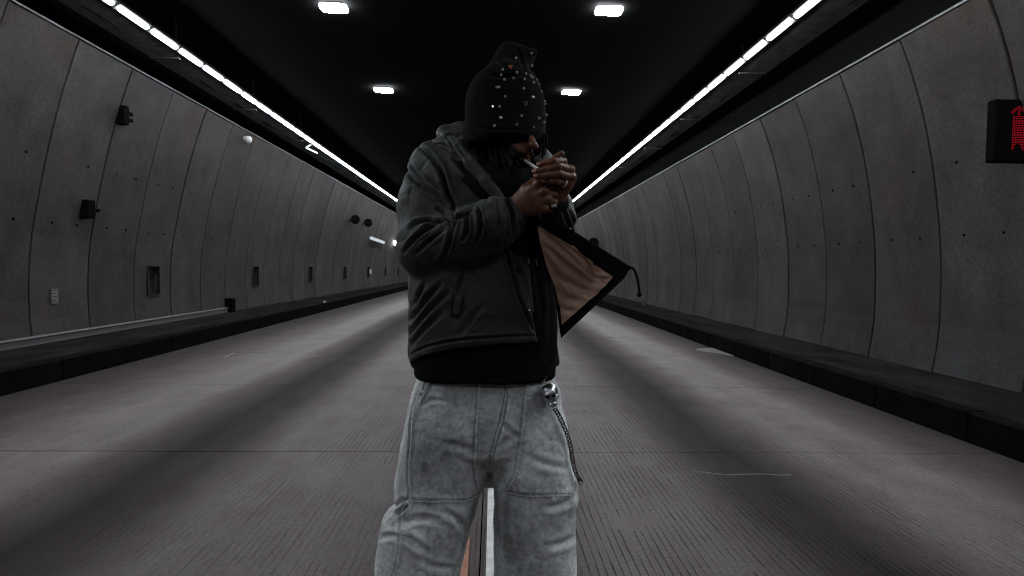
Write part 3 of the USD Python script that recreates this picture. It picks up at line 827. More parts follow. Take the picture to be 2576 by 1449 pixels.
def hands_f(p):
    a = smin(hand(p, UP_F, wr_r + np.array([-.0, -.004, .006]), .021, .01), cone(p, wr_r, el_r, .026, .044), .012)
    b = smin(hand(p, LO_F, wr_l, .0265, .01), cone(p, wr_l, el_l, .027, .044), .012)
    return np.minimum(a, b)
bv, bf = iso(lambda p: body_f(p), (-.5, 1.35, -1.25), (.4, 1.95, .62), .011)
hv, hf = iso(lambda p: smin(head(p), cone(p, C(1235, 410, 1.71), C(1268, 340, 1.665), .060, .058), .03), C(1150, 460, 1.66) - [.02, .25, 0], C(1400, 150, 1.66) + [.02, .2, 0], .0026)
gv, gf = iso(hands_f, (C(1265, 560, 1.46) - [0, .085, 0]), (C(1460, 370, 1.46) + [0, .075, 0]), .0015)
bv = bv - vnormals(bv, bf) * .006
V = np.vstack([bv, hv, gv]); F = np.vstack([bf, hf + len(bv), gf + len(bv) + len(hv)])
body = pobj('body', V, F, 'skin', person)
for nm, dirx in (('index', 1), ('middle', 1), ('ring', 1), ('little', 1)):
    (a, b), r = UP_F[nm][0][-2:], UP_F[nm][1][-1]
    A, Bp = C(*a), C(*b)
    t = (Bp - A) / np.linalg.norm(Bp - A)
    nn = np.array([0, -1, 0]) - t * (-t[1]); nn /= np.linalg.norm(nn); nn = nn * .95 + np.array([0, 0, .3]); nn /= np.linalg.norm(nn)
    s = np.cross(t, nn)
    E = trimesh.creation.icosphere(2, 1.0)
    E.vertices = Bp + t * .001 + nn * (r - .0012) + E.vertices[:, :1] * t * .0064 + E.vertices[:, 1:2] * s * .0056 + E.vertices[:, 2:] * nn * .0022
    ptri('nail', E, 'nail', body)

# ---- hoodie
hood_rows = [(335, 1175, 1290, 1.74, .05), (400, 1105, 1330, 1.71, .095), (470, 1050, 1365, 1.69, .13), (600, 1048, 1388, 1.68, .148), (700, 1052, 1396, 1.68, .150), (800, 1050, 1402, 1.68, .152), (900, 1046, 1400, 1.68, .150), (935, 1044, 1398, 1.68, .148), (948, 1046, 1397, 1.68, .145)]
hl = loft(hood_rows, 1.68, 2.5)
def hoodie_f(p):
    f = hl(p)
    for (a, b) in zip([(1180, 430, 1.60), (1230, 465, 1.555), (1290, 470, 1.55), (1345, 440, 1.60)][:-1], [(1230, 465, 1.555), (1290, 470, 1.55), (1345, 440, 1.60)]):
        f = smin(f, cone(p, C(*a), C(*b), .040, .040), .03)
    f = smin(f, cone(p, C(1260, 470, 1.62), C(1290, 600, 1.60), .07, .08), .05)
    return f
ov, of = iso(hoodie_f, (-.36, 1.4, -.32), (.22, 1.95, .52), .005)
ov = wrinkle(ov, of, .006, 9, (1, 1, .7), 3)
ov = crease(ov, of, [([(1046, 925), (1140, 948), (1210, 954), (1300, 942), (1398, 918)], .004, 5), ([(1330, 560), (1350, 680), (1365, 800)], .006, 9), ([(1372, 640), (1385, 760), (1380, 860)], .006, 10)])
hoodie = pobj('hoodie', ov, of, 'hoodie_cloth', person)

# ---- jacket body, open in front, and the two sleeves
jk_rows = [(332, 1150, 1262, 1.75, .05), (352, 1100, 1300, 1.74, .085), (385, 1060, 1345, 1.72, .115), (430, 1035, 1378, 1.71, .142), (500, 1022, 1396, 1.70, .160), (600, 1024, 1404, 1.69, .172), (700, 1030, 1407, 1.69, .175), (760, 1029, 1408, 1.69, .178), (830, 1030, 1408, 1.69, .180), (880, 1031, 1410, 1.69, .182), (905, 1034, 1412, 1.69, .180), (922, 1038, 1412, 1.69, .174), (930, 1048, 1404, 1.69, .162)]
jl = loft(jk_rows, 1.69, 2.4)
edge_y = np.array([330, 360, 420, 490, 560, 610, 642, 725, 850, 940]); edge_x = np.array([1180, 1190, 1222, 1262, 1300, 1318, 1325, 1338, 1355, 1364])
def px_of(p): return 1288 + FPX * p[:, 0] / np.maximum(p[:, 1], .3)
def py_of(p): return 724.5 - FPX * p[:, 2] / np.maximum(p[:, 1], .3)
hem_x = np.array([1000, 1034, 1079, 1130, 1173, 1260, 1356, 1420]); hem_y = np.array([914, 909, 893, 880, 873, 866, 864, 864])
def jacket_f(p):
    f = jl(p)
    u, w = px_of(p), py_of(p)
    k = p[:, 1] / FPX
    open_ = np.minimum((u - np.interp(w, edge_y, edge_x)) * k, (1.72 - p[:, 1]))
    f = smax(f, open_, .010)
    front_hem = np.minimum((w - np.interp(u, hem_x, hem_y)) * k, 1.66 - p[:, 1])
    f = smax(f, front_hem, .008)
    # left sleeve (picture's left)
    s = chain(p, [(C(1098, 418, 1.70), .083), (C(1078, 520, 1.665), .088), (C(1076, 624, 1.60), .088)], .03)
    s = smin(s, chain(p, [(C(1078, 622, 1.60), .088), (C(1180, 592, 1.52), .076), (C(1252, 560, 1.475), .066), (C(1276, 552, 1.468), .050)], .02), .022)
    f = smin(f, s, .012)
    # right sleeve, mostly behind the flap
    g = chain(p, [(C(1335, 425, 1.745), .080), (C(1380, 540, 1.66), .075), (C(1404, 624, 1.625), .056)], .03)
    g = smin(g, chain(p, [(C(1404, 624, 1.625), .056), (C(1400, 550, 1.540), .050), (C(1394, 512, 1.482), .034)], .02), .02)
    f = smin(f, g, .012)
    return f
jv, jf = iso(jacket_f, (-.40, 1.32, -.30), (.26, 1.98, .50), .0027)
jv = wrinkle(jv, jf, .0055, 11, (1, 1, .8), 5)
jv = wrinkle(jv, jf, .0024, 36, (1, 1, .6), 6)
jv = crisp(jv, jf, .0034, 7, (1, 1, 1.3), 31)
jv = crisp(jv, jf, .0016, 19, (1, 1, 1.2), 32)
c6 = lambda *q: [(972.7 + .2547 * x, 301.9 + .2547 * y) for x, y in q]
c2 = lambda *q: [(964.4 + .3472 * x, 503 + .3472 * y) for x, y in q]
FOLDS = [
    (c6((150, 440), (330, 640), (520, 770), (640, 880)), .014, 8),
    (c6((330, 270), (470, 400), (545, 530), (600, 720), (690, 900)), .016, 8),
    (c6((400, 560), (480, 640), (600, 740)), .008, 6),
    (c6((230, 1070), (300, 1015), (420, 1000), (600, 1000)), .016, 7),
    (c6((500, 880), (590, 960), (640, 1080)), .012, 7),
    (c6((180, 1300), (290, 1160), (400, 1080), (520, 1020)), .016, 7),
    (c6((280, 1330), (420, 1200), (560, 1090)), .008, 7),
    (c6((510, 1420), (600, 1270), (640, 1080)), .012, 7),
    (c6((660, 1120), (680, 1000), (720, 930)), .008, 6),
    (c6((750, 1190), (800, 1040), (790, 900)), .017, 6),
    (c6((870, 1220), (930, 1060), (900, 850)), .017, 6),
    (c6((1040, 1120), (1110, 1000), (1090, 800)), .006, 9),
    (c6((1180, 780), (1240, 950), (1250, 1140)), .010, 6),
    (c6((670, 380), (830, 560), (1000, 790)), .014, 8),
    (c6((640, 900), (690, 960), (860, 862)), .010, 8),
    (c6((620, 720), (660, 820), (650, 940)), .006, 8),
    (c6((230, 420), (300, 520), (350, 560)), .006, 6),
    # body
    (c2((870, 300), (930, 520), (1000, 750), (1095, 960)), .010, 6),
    (c2((200, 880), (300, 740), (420, 600)), .010, 9),
    (c2((195, 980), (330, 800), (470, 680)), .009, 9),
    (c2((200, 1060), (330, 900), (420, 830)), .007, 9),
    (c2((560, 980), (640, 850), (720, 770)), .006, 10),
    (c2((230, 780), (260, 690), (300, 600)), .008, 8),
    (c2((200, 1120), (330, 1060), (600, 1010), (1120, 985)), .007, 5),
    (c2((600, 480), (560, 600), (520, 700)), .006, 8),
    (c2((1060, 700), (1090, 850), (1110, 960)), .004, 6),
    # right sleeve
    ([(1412, 520), (1428, 560), (1438, 590)], .008, 6), ([(1426, 515), (1440, 550), (1452, 585)], .006, 5),
]
jv = crease(jv, jf, FOLDS)
jacket = pobj('jacket', jv, jf, 'jacket_cloth', person)
# collar: fallen hood and turned-down collar leaf
def collar_f(p):
    ring_ = [(1160, 372, 1.60), (1122, 362, 1.655), (1122, 340, 1.735), (1160, 326, 1.80), (1225, 328, 1.83), (1300, 345, 1.80), (1345, 385, 1.74)]
    f = None
    for a, b in zip(ring_[:-1], ring_[1:]):
        c = cone(p, C(*a), C(*b), .027, .027); f = c if f is None else smin(f, c, .012)
    leaf = [(1096, 358, 1.665), (1120, 372, 1.63), (1146, 381, 1.60)]
    for a, b in zip(leaf[:-1], leaf[1:]): f = smin(f, cone(p, C(*a), C(*b), .013, .015), .01)
    lap = [(1158, 372, 1.585), (1185, 412, 1.545), (1222, 455, 1.515), (1256, 496, 1.50)]
    for a, b in zip(lap[:-1], lap[1:]): f = smin(f, cone(p, C(*a), C(*b), .017, .015), .01)
    return f
cv, cf = iso(collar_f, C(1060, 540, 1.66) - [.03, .25, 0], C(1380, 290, 1.66) + [.03, .25, 0], .003)
cv = crease(wrinkle(cv, cf, .004, 26, seed=8), cf, [(c6((590, 170), (640, 240), (660, 300)), .006, 4), (c6((440, 260), (540, 240), (650, 310)), .005, 4), (c6((700, 250), (770, 350), (850, 430)), .006, 5), (c6((470, 180), (560, 145), (660, 150)), .006, 4)])
pobj('collar', cv, cf, 'jacket_cloth', jacket)
# cuffs of ribbed elastic
def cuff(c, ax, r, L, nm):
    ax = ax / np.linalg.norm(ax); s = np.cross(ax, [0, 1, 0]); s /= np.linalg.norm(s); q = np.cross(ax, s)
    rings = []; nA = 96; K = 9
    for i in range(K):
        t = i / (K - 1); rr = r * (1 + .10 * math.sin(math.pi * t))
        if i in (0, K - 1): rr *= .93
        a = np.arange(nA) * 2 * np.pi / nA
        rad = rr + .0012 * np.cos(a * 24) + .002 * meshkit.noise(np.c_[np.cos(a) * 3 + 5, np.sin(a) * 3 + 5, np.full(nA, t * 4)])
        rings.append(c + ax * (t - .5) * L + rad[:, None] * (np.cos(a)[:, None] * s + np.sin(a)[:, None] * q))
    v = np.vstack(rings); f = []
    i = np.arange(nA); j = (i + 1) % nA
    for k_ in range(K - 1): f += [np.c_[k_ * nA + i, k_ * nA + j, (k_ + 1) * nA + j], np.c_[k_ * nA + i, (k_ + 1) * nA + j, (k_ + 1) * nA + i]]
    T = trimesh.Trimesh(v, np.vstack(f), process=False); T.fix_normals()
    ptri(nm, T, 'jacket_trim', jacket)
cuff(C(1286, 540, 1.465), C(1300, 530, 1.46) - C(1262, 552, 1.475), .041, .042, 'cuff')
cuff(C(1394, 512, 1.482), C(1396, 500, 1.476) - C(1398, 530, 1.49), .034, .03, 'cuff')

SJ = Snap((jv, jf))
# front placket edge, welt pocket and snap buttons
wl = np.array([[1141, 742], [1139, 770], [1136, 793]]); wr = np.array([[1163, 744], [1161, 770], [1154, 795]])
def patch(snap, corners, nu, nv, lift, th, px_noise=0):
    """A thin raised piece of cloth lying on a surface; corners in px: a0, a1 (top), b1, b0."""
    a0, a1, b1, b0 = [np.array(q, float) for q in corners]
    P = np.zeros((nu, nv, 3)); 
    for i in range(nu):
        for j in range(nv):
            u, w = i / (nu - 1), j / (nv - 1)
            q = (a0 * (1 - u) + a1 * u) * (1 - w) + (b0 * (1 - u) + b1 * u) * w
            e = 0 if (0 < i < nu - 1 and 0 < j < nv - 1) else -th
            P[i, j] = snap(q[0], q[1], lift + e)[0]
    id_ = np.arange(nu * nv).reshape(nu, nv)
    f = np.vstack([np.c_[id_[:-1, :-1].ravel(), id_[1:, :-1].ravel(), id_[1:, 1:].ravel()], np.c_[id_[:-1, :-1].ravel(), id_[1:, 1:].ravel(), id_[:-1, 1:].ravel()]])
    return trimesh.Trimesh(P.reshape(-1, 3), f[:, ::-1], process=False)
ptri('pocket_welt', patch(SJ, [(1143, 742), (1164, 745), (1156, 795), (1136, 793)], 7, 14, .004, .005), 'jacket_cloth', jacket)
for line in ([(1140, 741), (1138, 768), (1134, 795)], [(1167, 744), (1164, 770), (1157, 797)], [(1134, 795), (1157, 797)]):
    ptri('pocket_seam', tube(SJ.line(line, .0012, 24), .0016, 6), 'jacket_trim', jacket)
def disc_at(snap, px, py, r, th, nm, mm, parent, lift=0.0):
    p, n_ = snap(px, py, lift)
    ptri(nm, cat_(cyl(p - n_ * .004, p + n_ * th, r, 18, r * .8), cyl(p, p + n_ * (th + .0012), r * .42, 12)), mm, parent, smooth=35)
for q in ((1307, 679), (1328, 783), (1244, 471)):
    disc_at(SJ, *q, .0065, .003, 'snap_button', 'dark_steel', jacket, .001)

# the open front panel that swings out, with its pale brown lining turned to the viewer
fc = [np.array(q, float) for q in ((1366, 533), (1587, 671), (1571, 700), (1411, 851))]
dep = np.array([1.485, 1.415, 1.425, 1.53])
def flap_pt(u, w, lift=0.0):
    q = (fc[0] * (1 - u) + fc[1] * u) * (1 - w) + (fc[3] * (1 - u) + fc[2] * u) * w
    d_ = (dep[0] * (1 - u) + dep[1] * u) * (1 - w) + (dep[3] * (1 - u) + dep[2] * u) * w
    d_ += .030 * math.sin(math.pi * u) * math.sin(math.pi * w) - .012 * math.sin(math.pi * u)
    return C(q[0], q[1], d_ + lift)
def uv_of(px, py):
    from scipy.optimize import fsolve
    g = lambda x: (fc[0] * (1 - x[0]) + fc[1] * x[0]) * (1 - x[1]) + (fc[3] * (1 - x[0]) + fc[2] * x[0]) * x[1] - [px, py]
    return fsolve(g, [.5, .5])
nu, nv = 70, 50
G0 = np.zeros((nu, nv, 3)); G1 = G0.copy()
for i in range(nu):
    for j in range(nv):
        u, w = i / (nu - 1), j / (nv - 1)
        e = min(u * 12 + .6, (1 - u) * 12, w * 10, (1 - w) * 10, 1.0)
        e = max(e, 0) ** .5
        G0[i, j] = flap_pt(u, w, -.004 * e); G1[i, j] = flap_pt(u, w, .004 + .013 * e)
id0 = np.arange(nu * nv).reshape(nu, nv); id1 = id0 + nu * nv
def gridf(I): return np.vstack([np.c_[I[:-1, :-1].ravel(), I[1:, :-1].ravel(), I[1:, 1:].ravel()], np.c_[I[:-1, :-1].ravel(), I[1:, 1:].ravel(), I[:-1, 1:].ravel()]])
ff = [gridf(id0)[:, ::-1], gridf(id1)]
rim = np.r_[id0[:, 0], id0[-1, 1:], id0[-2::-1, -1], id0[0, -2:0:-1]]
r1 = rim + nu * nv; rn = np.roll(rim, -1); r1n = np.roll(r1, -1)
ff += [np.c_[rim, rn, r1n], np.c_[rim, r1n, r1]]
FT = trimesh.Trimesh(np.vstack([G0.reshape(-1, 3), G1.reshape(-1, 3)]), np.vstack(ff), process=False); FT.fix_normals()
flap = ptri('open_front', FT, 'jacket_trim', jacket, 40, label='front panel of the jacket swung open')
# lining: a strip bounded by the hoodie's edge on the left and the dark facing on the other sides
lt = spline([(1349, 551), (1380, 572), (1419, 597), (1480, 648), (1541, 697)], 60)
lb = spline([(1352, 566), (1374, 666), (1398, 728), (1413, 816), (1413, 817)], 60)
br = spline([(1541, 697), (1527, 716), (1500, 741), (1413, 817)], 60)
nL, nW = 90, 64
LV = np.zeros((nL, nW, 3))
for i in range(nL):
    for j in range(nW):
        # from the left edge (lb) at j=0 towards the tip; top border lt, lower border br
        s, w = i / (nL - 1), j / (nW - 1)
        left = lb[int(s * 59)]; top = lt[int(w * 59)]; bot = br[int((1 - w) * 59)]
        right = lt[-1]
        q = (1 - w) * left + w * right + (1 - s) * top + s * bot - ((1 - s) * (1 - w) * lt[0] + s * (1 - w) * lb[-1] + (1 - s) * w * lt[-1] + s * w * br[0])
        a = uv_of(*q)
        wr_ = meshkit.fbm(np.array([[q[0] * .012 + q[1] * .010, (q[1] * .9 - q[0] * .65) * .034, 0.0]]), 3, 4)[0] - .5
        wr2 = meshkit.fbm(np.array([[q[0] * .05, q[1] * .05, 3.0]]), 2, 9)[0] - .5
        e = min(1, 6 * min(w, 1 - w, s, 1 - s))
        LV[i, j] = flap_pt(float(np.clip(a[0], -.2, 1)), float(np.clip(a[1], 0, 1)), -.016 - .010 * wr_ * e - .003 * wr2 * e)
LT = trimesh.Trimesh(LV.reshape(-1, 3), gridf(np.arange(nL * nW).reshape(nL, nW)), process=False)
LT.merge_vertices(); LT.fix_normals()
if LT.face_normals[:, 1].mean() > 0: LT.invert()
LC = [(c2((1130, 215), (1230, 300), (1340, 390), (1430, 480)), .012, 9), (c2((1180, 330), (1290, 430), (1400, 520), (1500, 590), (1600, 610)), .013, 8), (c2((1400, 380), (1490, 470), (1530, 560), (1610, 600)), .010, 7),
      (c2((1180, 440), (1280, 560), (1420, 640), (1540, 680)), .010, 11), (c2((1260, 640), (1360, 720), (1430, 730)), .008, 10), (c2((1200, 240), (1330, 330), (1480, 450), (1560, 540)), .009, 6),
      (c2((1280, 760), (1330, 800), (1380, 800)), .006, 8), (c2((1500, 520), (1540, 560), (1640, 575)), .008, 6), (c2((1220, 520), (1300, 640), (1320, 760)), .007, 9)]
_v = crease(np.array(LT.vertices), np.array(LT.faces), [(q, d_ * .62, w * 1.25) for q, d_, w in LC], .6)
LT = trimesh.Trimesh(_v, LT.faces, process=False)
ptri('lining', LT, 'lining_cloth', flap)
lv = np.array(LT.vertices); lf = np.array(LT.faces)
SF = Snap((G0.reshape(-1, 3), gridf(id0) if vnormals(G0.reshape(-1, 3), gridf(id0))[:, 1].mean() < 0 else gridf(id0)[:, ::-1]))
for q in ((1521, 651), (1432, 578)):
    disc_at(SF, *q, .005, .002, 'snap_button', 'dark_steel', flap, .001)
# cord with metal tip hanging from the corner of the open panel
cd = spline([C(1572, 682, 1.43), C(1590, 674, 1.425), C(1600, 690, 1.422), C(1606, 715, 1.42), C(1609, 740, 1.42)], 30)
cordm = ptri('hem_cord', tube(cd, .0035, 8), 'jacket_trim', jacket)
kb = trimesh.creation.icosphere(2, .0065); kb.apply_translation(C(1608.5, 741, 1.42)); ptri('cord_knot', kb, 'jacket_trim', cordm)
ptri('cord_tip', cyl(C(1612, 746, 1.42), C(1623, 765, 1.42), .0035, 10), 'chrome', cordm)
# second hem cord at the front edge
cordm = ptri('hem_cord', tube(spline([C(1366, 900, 1.53), C(1377, 922, 1.52), C(1385, 935, 1.515)], 12), .0032, 8), 'jacket_trim', jacket)
ptri('cord_tip', cyl(C(1378, 923, 1.512), C(1388, 941, 1.512), .003, 10), 'dark_steel', cordm)
# hoodie draw strings
SH = Snap((ov, of))
for x, ya, yb in ((1327, 646, 662), (1348, 650, 666)):
    up = [(x - 12, 560), (x - 5, 610), (x - 1, ya)]
    st = ptri('drawstring', tube(SH.line(up, .004, 20), .0028, 6), 'hoodie_cloth', hoodie)
    P = SH.line([(x - 1, ya), (x + 3, yb)], .006, 8)
    ptri('string_tip', tube(P, .0022, 8), 'chrome', st)

# ---- hair: locks under the beanie
locks = []
hr = np.random.default_rng(11)
for i in range(90):
    px = hr.uniform(1172, 1290); py = hr.uniform(325, 352); d0 = 1.60 + .10 * ((1290 - px) / 120) ** 1.5 - hr.uniform(0, .035)
    L = hr.uniform(85, 150) * (1 - .4 * max(0, (px - 1255) / 40))
    if px > 1262: d0 = 1.578 + hr.uniform(-.02, .03); L *= .8
    q = [C(px, py, d0), C(px + hr.uniform(-4, 10), py + L * .5, d0 - .02), C(px + hr.uniform(4, 34), py + L, d0 - .05 + hr.uniform(-.03, .01))]
    p = spline(q, 16); p += (meshkit.noise(p * 40 + i)[:, None] - .5) * .008
    locks.append(tube(p, (.0058 + .0012 * np.sin(np.arange(16) * 2.2)) * np.r_[np.ones(13), .9, .7, .35], 7))
for px, L in ((1357, 62), (1362, 58), (1367, 74), (1371, 66), (1374, 46), (1352, 52)):
    d0 = 1.585 + hr.uniform(0, .04)
    p = spline([C(px, 340, d0), C(px + hr.uniform(-3, 3), 325 + L * .5, d0 - .01), C(px + hr.uniform(-4, 3), 325 + L, d0 - .012)], 14)
    locks.append(tube(p, (.0042 + .001 * np.sin(np.arange(14) * 2.2)) * np.r_[np.ones(11), .9, .7, .35], 7))
ptri('hair', cat_(*locks), 'hair_black', person, kind='stuff')

# short beard over the jaw
def beard_f(p):
    f = head(p) - .0035
    w = py_of(p); u = px_of(p)
    k = p[:, 1] / FPX
    lim = np.interp(u, [1240, 1285, 1305, 1318, 1335, 1350], [364, 374, 382, 384, 382, 380])
    f = smax(f, (lim - w) * k, .006)
    return smax(f, -ell(p, C(1324, 397.5, 1.542), (.017, .03, .0095)), .004)
dv, df = iso(beard_f, C(1200, 460, 1.66) - [.02, .2, 0], C(1380, 335, 1.66) + [.02, .1, 0], .0026)
dv = wrinkle(dv, df, .0036, 190, seed=12)
pobj('beard', dv, df, 'hair_black', person)

# ---- beanie with peak and rhinestones
bn = [(111, 1268, 1287, 1.66, .016), (114, 1262, 1296, 1.66, .028), (119, 1257, 1306, 1.66, .036), (127, 1251, 1327, 1.66, .044), (136, 1246, 1348, 1.66, .05), (150, 1238, 1344, 1.66, .056), (164, 1229, 1338, 1.66, .062), (174, 1222, 1333.5, 1.66, .070), (180, 1217, 1333, 1.66, .078), (191, 1205, 1343, 1.66, .090), (212, 1188, 1357, 1.66, .104), (233, 1178, 1364, 1.66, .112), (260, 1172, 1371, 1.66, .118), (295, 1169, 1374, 1.66, .122), (330, 1168, 1374, 1.66, .128), (352, 1167, 1374, 1.66, .134), (366, 1167, 1373, 1.66, .136), (374, 1169, 1371, 1.66, .132), (380, 1174, 1367, 1.66, .124)]
bl = loft(bn, 1.66, 2.15)
def beanie_f(p):
    f = bl(p)
    f = smin(f, cone(p, C(1322, 131, 1.655), C(1345, 130, 1.65), .012, .0075), .012)    # pinched right corner of the peak
    # open underside with room for the face
    return f
nv_, nf_ = iso(beanie_f, C(1140, 385, 1.66) - [0, .17, 0], C(1400, 95, 1.66) + [0, .17, 0], .0032)
nv_ = wrinkle(nv_, nf_, .004, 14, (1, 1, 1), 2)
nv_ = crease(nv_, nf_, [([(1220, 180), (1262, 192), (1300, 188), (1333, 178)], .006, 8), ([(1300, 122), (1312, 150), (1318, 180)], .005, 6), ([(1250, 150), (1275, 170), (1290, 185)], .004, 7), ([(1175, 318), (1260, 326), (1370, 318)], .003, 5)])
beanie = pobj('beanie', nv_, nf_, 'knit_black', person)
SB = Snap((nv_, nf_))
# stray yarn fuzz along the outline
fz = []
nn_ = vnormals(nv_, nf_)
side = np.nonzero((np.abs(nn_[:, 1]) < .55))[0]
for i in hr.choice(side, 900, replace=False):
    p = nv_[i]; t = nn_[i] + hr.normal(0, .5, 3); t /= np.linalg.norm(t)
    L = hr.uniform(.003, .009)
    fz.append(tube(np.array([p, p + t * L * .5, p + t * L + hr.normal(0, .0012, 3)]), [.0006, .0005, .0002], 3))
ptri('yarn_fuzz', cat_(*fz), 'knit_black', beanie, kind='stuff')
c5 = lambda x, y: (1157.2 + .1795 * x, 92.2 + .1795 * y)
gems = [(785, 300), (597, 459), (576, 535), (622, 601), (746, 580), (799, 499), (632, 836), (461, 982), (558, 980), (482, 1248), (797, 1233), (1032, 1267), (862, 1106), (1110, 1140), (1177, 1203), (1211, 1097),
        (895, 724), (907, 595), (1033, 641), (997, 233), (1008, 404), (1139, 769), (1188, 904), (1193, 941), (1105, 664), (1076, 606), (985, 545), (1012, 574), (925, 518)]
def gem_mesh(p, n_, r, h):
    t = np.cross(n_, [0, 0, 1.0]) + 1e-6; t /= np.linalg.norm(t); b = np.cross(n_, t)
    a0 = hr.uniform(0, 1)
    a = np.arange(8) * np.pi / 4 + a0
    base = p + r * (np.cos(a)[:, None] * t + np.sin(a)[:, None] * b)
    mid = p + n_ * h * .45 + r * .92 * (np.cos(a + .39)[:, None] * t + np.sin(a + .39)[:, None] * b)
    top = p + n_ * h + r * .5 * (np.cos(a)[:, None] * t + np.sin(a)[:, None] * b)
    return trimesh.convex.convex_hull(np.vstack([base - n_ * .002, mid, top]))
for (x, y) in gems:
    q = c5(x, y); p, n_ = SB(*q, 0.0)
    r = .0036 + hr.uniform(-.0005, .0007)
    ptri('rhinestone', gem_mesh(p, n_, r, .0035), 'gem', beanie, smooth=False)
for (x, y), rx_, rz_ in (((533, 708), .0072, .004), ((570, 1133), .0050, .0045), ((1022, 845), .0062, .0042)):
    p, n_ = SB(*c5(x, y), 0.0)
    T = gem_mesh(np.zeros(3), n_, 1.0, .5); 
    T.vertices = p + np.asarray(T.vertices) * np.array([rx_, .005, rz_])
    ptri('rhinestone', T, 'gem', beanie, smooth=False, label='larger oval rhinestone')
p, n_ = SB(*c5(922, 937), .001)
a = np.linspace(0, 2 * np.pi, 25)[:-1]
ptri('rhinestone', tube(p + np.c_[.0038 * np.cos(a), np.full(24, -.001), .0052 * np.sin(a)], .0009, 6, closed=True), 'chrome', beanie, label='empty oval stone setting')
cl = []
p, n_ = SB(*c5(705, 425), .0)
for i in range(9):
    b = trimesh.creation.icosphere(1, hr.uniform(.0014, .0026)); b.apply_translation(p + np.array([hr.uniform(-.004, .004), -.001, hr.uniform(-.005, .005)])); cl.append(b)
ptri('rhinestone', cat_(*cl), 'amber', beanie, smooth=False, label='orange cluster of stones')

# ---- jeans
hip = loft([(905, 1052, 1388, 1.685, .120), (951, 1046, 1397, 1.685, .130), (984, 1037, 1411, 1.685, .135), (1030, 1028, 1419, 1.68, .138), (1074, 1022, 1426, 1.675, .138), (1120, 1010, 1431, 1.675, .134), (1150, 1006, 1436, 1.69, .115), (1180, 1002, 1444, 1.71, .09)], 1.66, 2.7)
lg_l = loft([(930, 1064, 1230, 1.685, .100), (1000, 1044, 1233, 1.68, .122), (1060, 1024, 1234, 1.672, .130), (1130, 1008, 1236, 1.668, .130), (1165, 1002, 1234, 1.666, .128), (1206, 996, 1221, 1.664, .126), (1243, 995, 1209, 1.662, .124), (1266, 998, 1203, 1.66, .123), (1284, 984, 1199, 1.66, .126), (1300, 968, 1195, 1.66, .128), (1330, 960, 1187, 1.66, .126), (1374, 954, 1176, 1.66, .124), (1449, 945, 1157, 1.66, .124), (1600, 930, 1140, 1.67, .128), (1722, 922, 1130, 1.68, .132)], 1.66, 2.6)
lg_r = loft([(930, 1238, 1382, 1.685, .100), (1000, 1237, 1404, 1.68, .122), (1060, 1236, 1426, 1.672, .130), (1146, 1238, 1434, 1.668, .130), (1206, 1240, 1452, 1.664, .126), (1236, 1241, 1453, 1.662, .124), (1281, 1241, 1447, 1.66, .124), (1348, 1241, 1448, 1.66, .124), (1449, 1241, 1450, 1.66, .124), (1600, 1243, 1456, 1.67, .128), (1722, 1246, 1462, 1.68, .132)], 1.66, 2.6)
def jeans_f(p):
    f = smin(lg_l(p), lg_r(p), .003)
    h = hip(p)
    # crotch: the hips end in a saddle
    h = smin(h, cone(p, C(1200, 1185, 1.75), C(1262, 1185, 1.75), .05, .05), .03)
    return smin(f, h, .005)
qv, qf = iso(jeans_f, (-.46, 1.48, -1.22), (.26, 1.88, -.18), .0042)
qv = wrinkle(qv, qf, .007, 7, (1, 1, .8), 21)
qv = wrinkle(qv, qf, .0022, 24, (1, 1, .8), 22)
c3 = lambda *q: [(905.7 + .3749 * x, 905.7 + .3749 * y) for x, y in q]
JF = [
    (c3((985, 150), (950, 400), (900, 570), (845, 770)), .010, 5),
    (c3((330, 960), (220, 1060), (180, 1090)), .014, 7), (c3((165, 1070), (240, 1000)), .012, 5),
    (c3((300, 1100), (400, 1060), (520, 1080)), .008, 12), (c3((290, 1180), (360, 1220), (450, 1300)), .007, 12),
    (c3((420, 300), (500, 270), (560, 280)), .004, 8), (c3((900, 640), (960, 560), (1080, 500)), .006, 10), (c3((800, 640), (700, 590), (560, 560)), .005, 12),
    (c3((950, 420), (1000, 470), (1060, 520)), .006, 9), (c3((1000, 900), (1000, 1100), (1040, 1300)), .006, 12), (c3((720, 1160), (640, 1060), (560, 1020)), .007, 12),
    (c3((250, 980), (300, 940), (340, 930)), .008, 8), (c3((1440, 900), (1380, 960), (1250, 990)), .007, 12), (c3((1440, 1180), (1360, 1230), (1250, 1250)), .006, 12),
    (c3((140, 1200), (220, 1180), (270, 1210)), .006, 10), (c3((420, 1330), (500, 1390), (640, 1400)), .006, 12), (c3((1120, 640), (1250, 700), (1400, 730)), .004, 12)]
qv = crisp(qv, qf, .0030, 6, (1, 1, 1.2), 41)
qv = crisp(qv, qf, .0014, 18, (1, 1, 1.2), 42)
qv = crease(qv, qf, JF, .5)
SEAMS = [c3((440, 120), (400, 200), (352, 380), (340, 560), (325, 760), (335, 900), (330, 935), (285, 1000), (275, 1150), (265, 1280), (230, 1449)),
         c3((800, 165), (795, 300), (780, 520), (775, 700), (800, 860)), c3((1125, 110), (1110, 300), (1090, 480), (1065, 680), (1040, 780), (985, 870))]
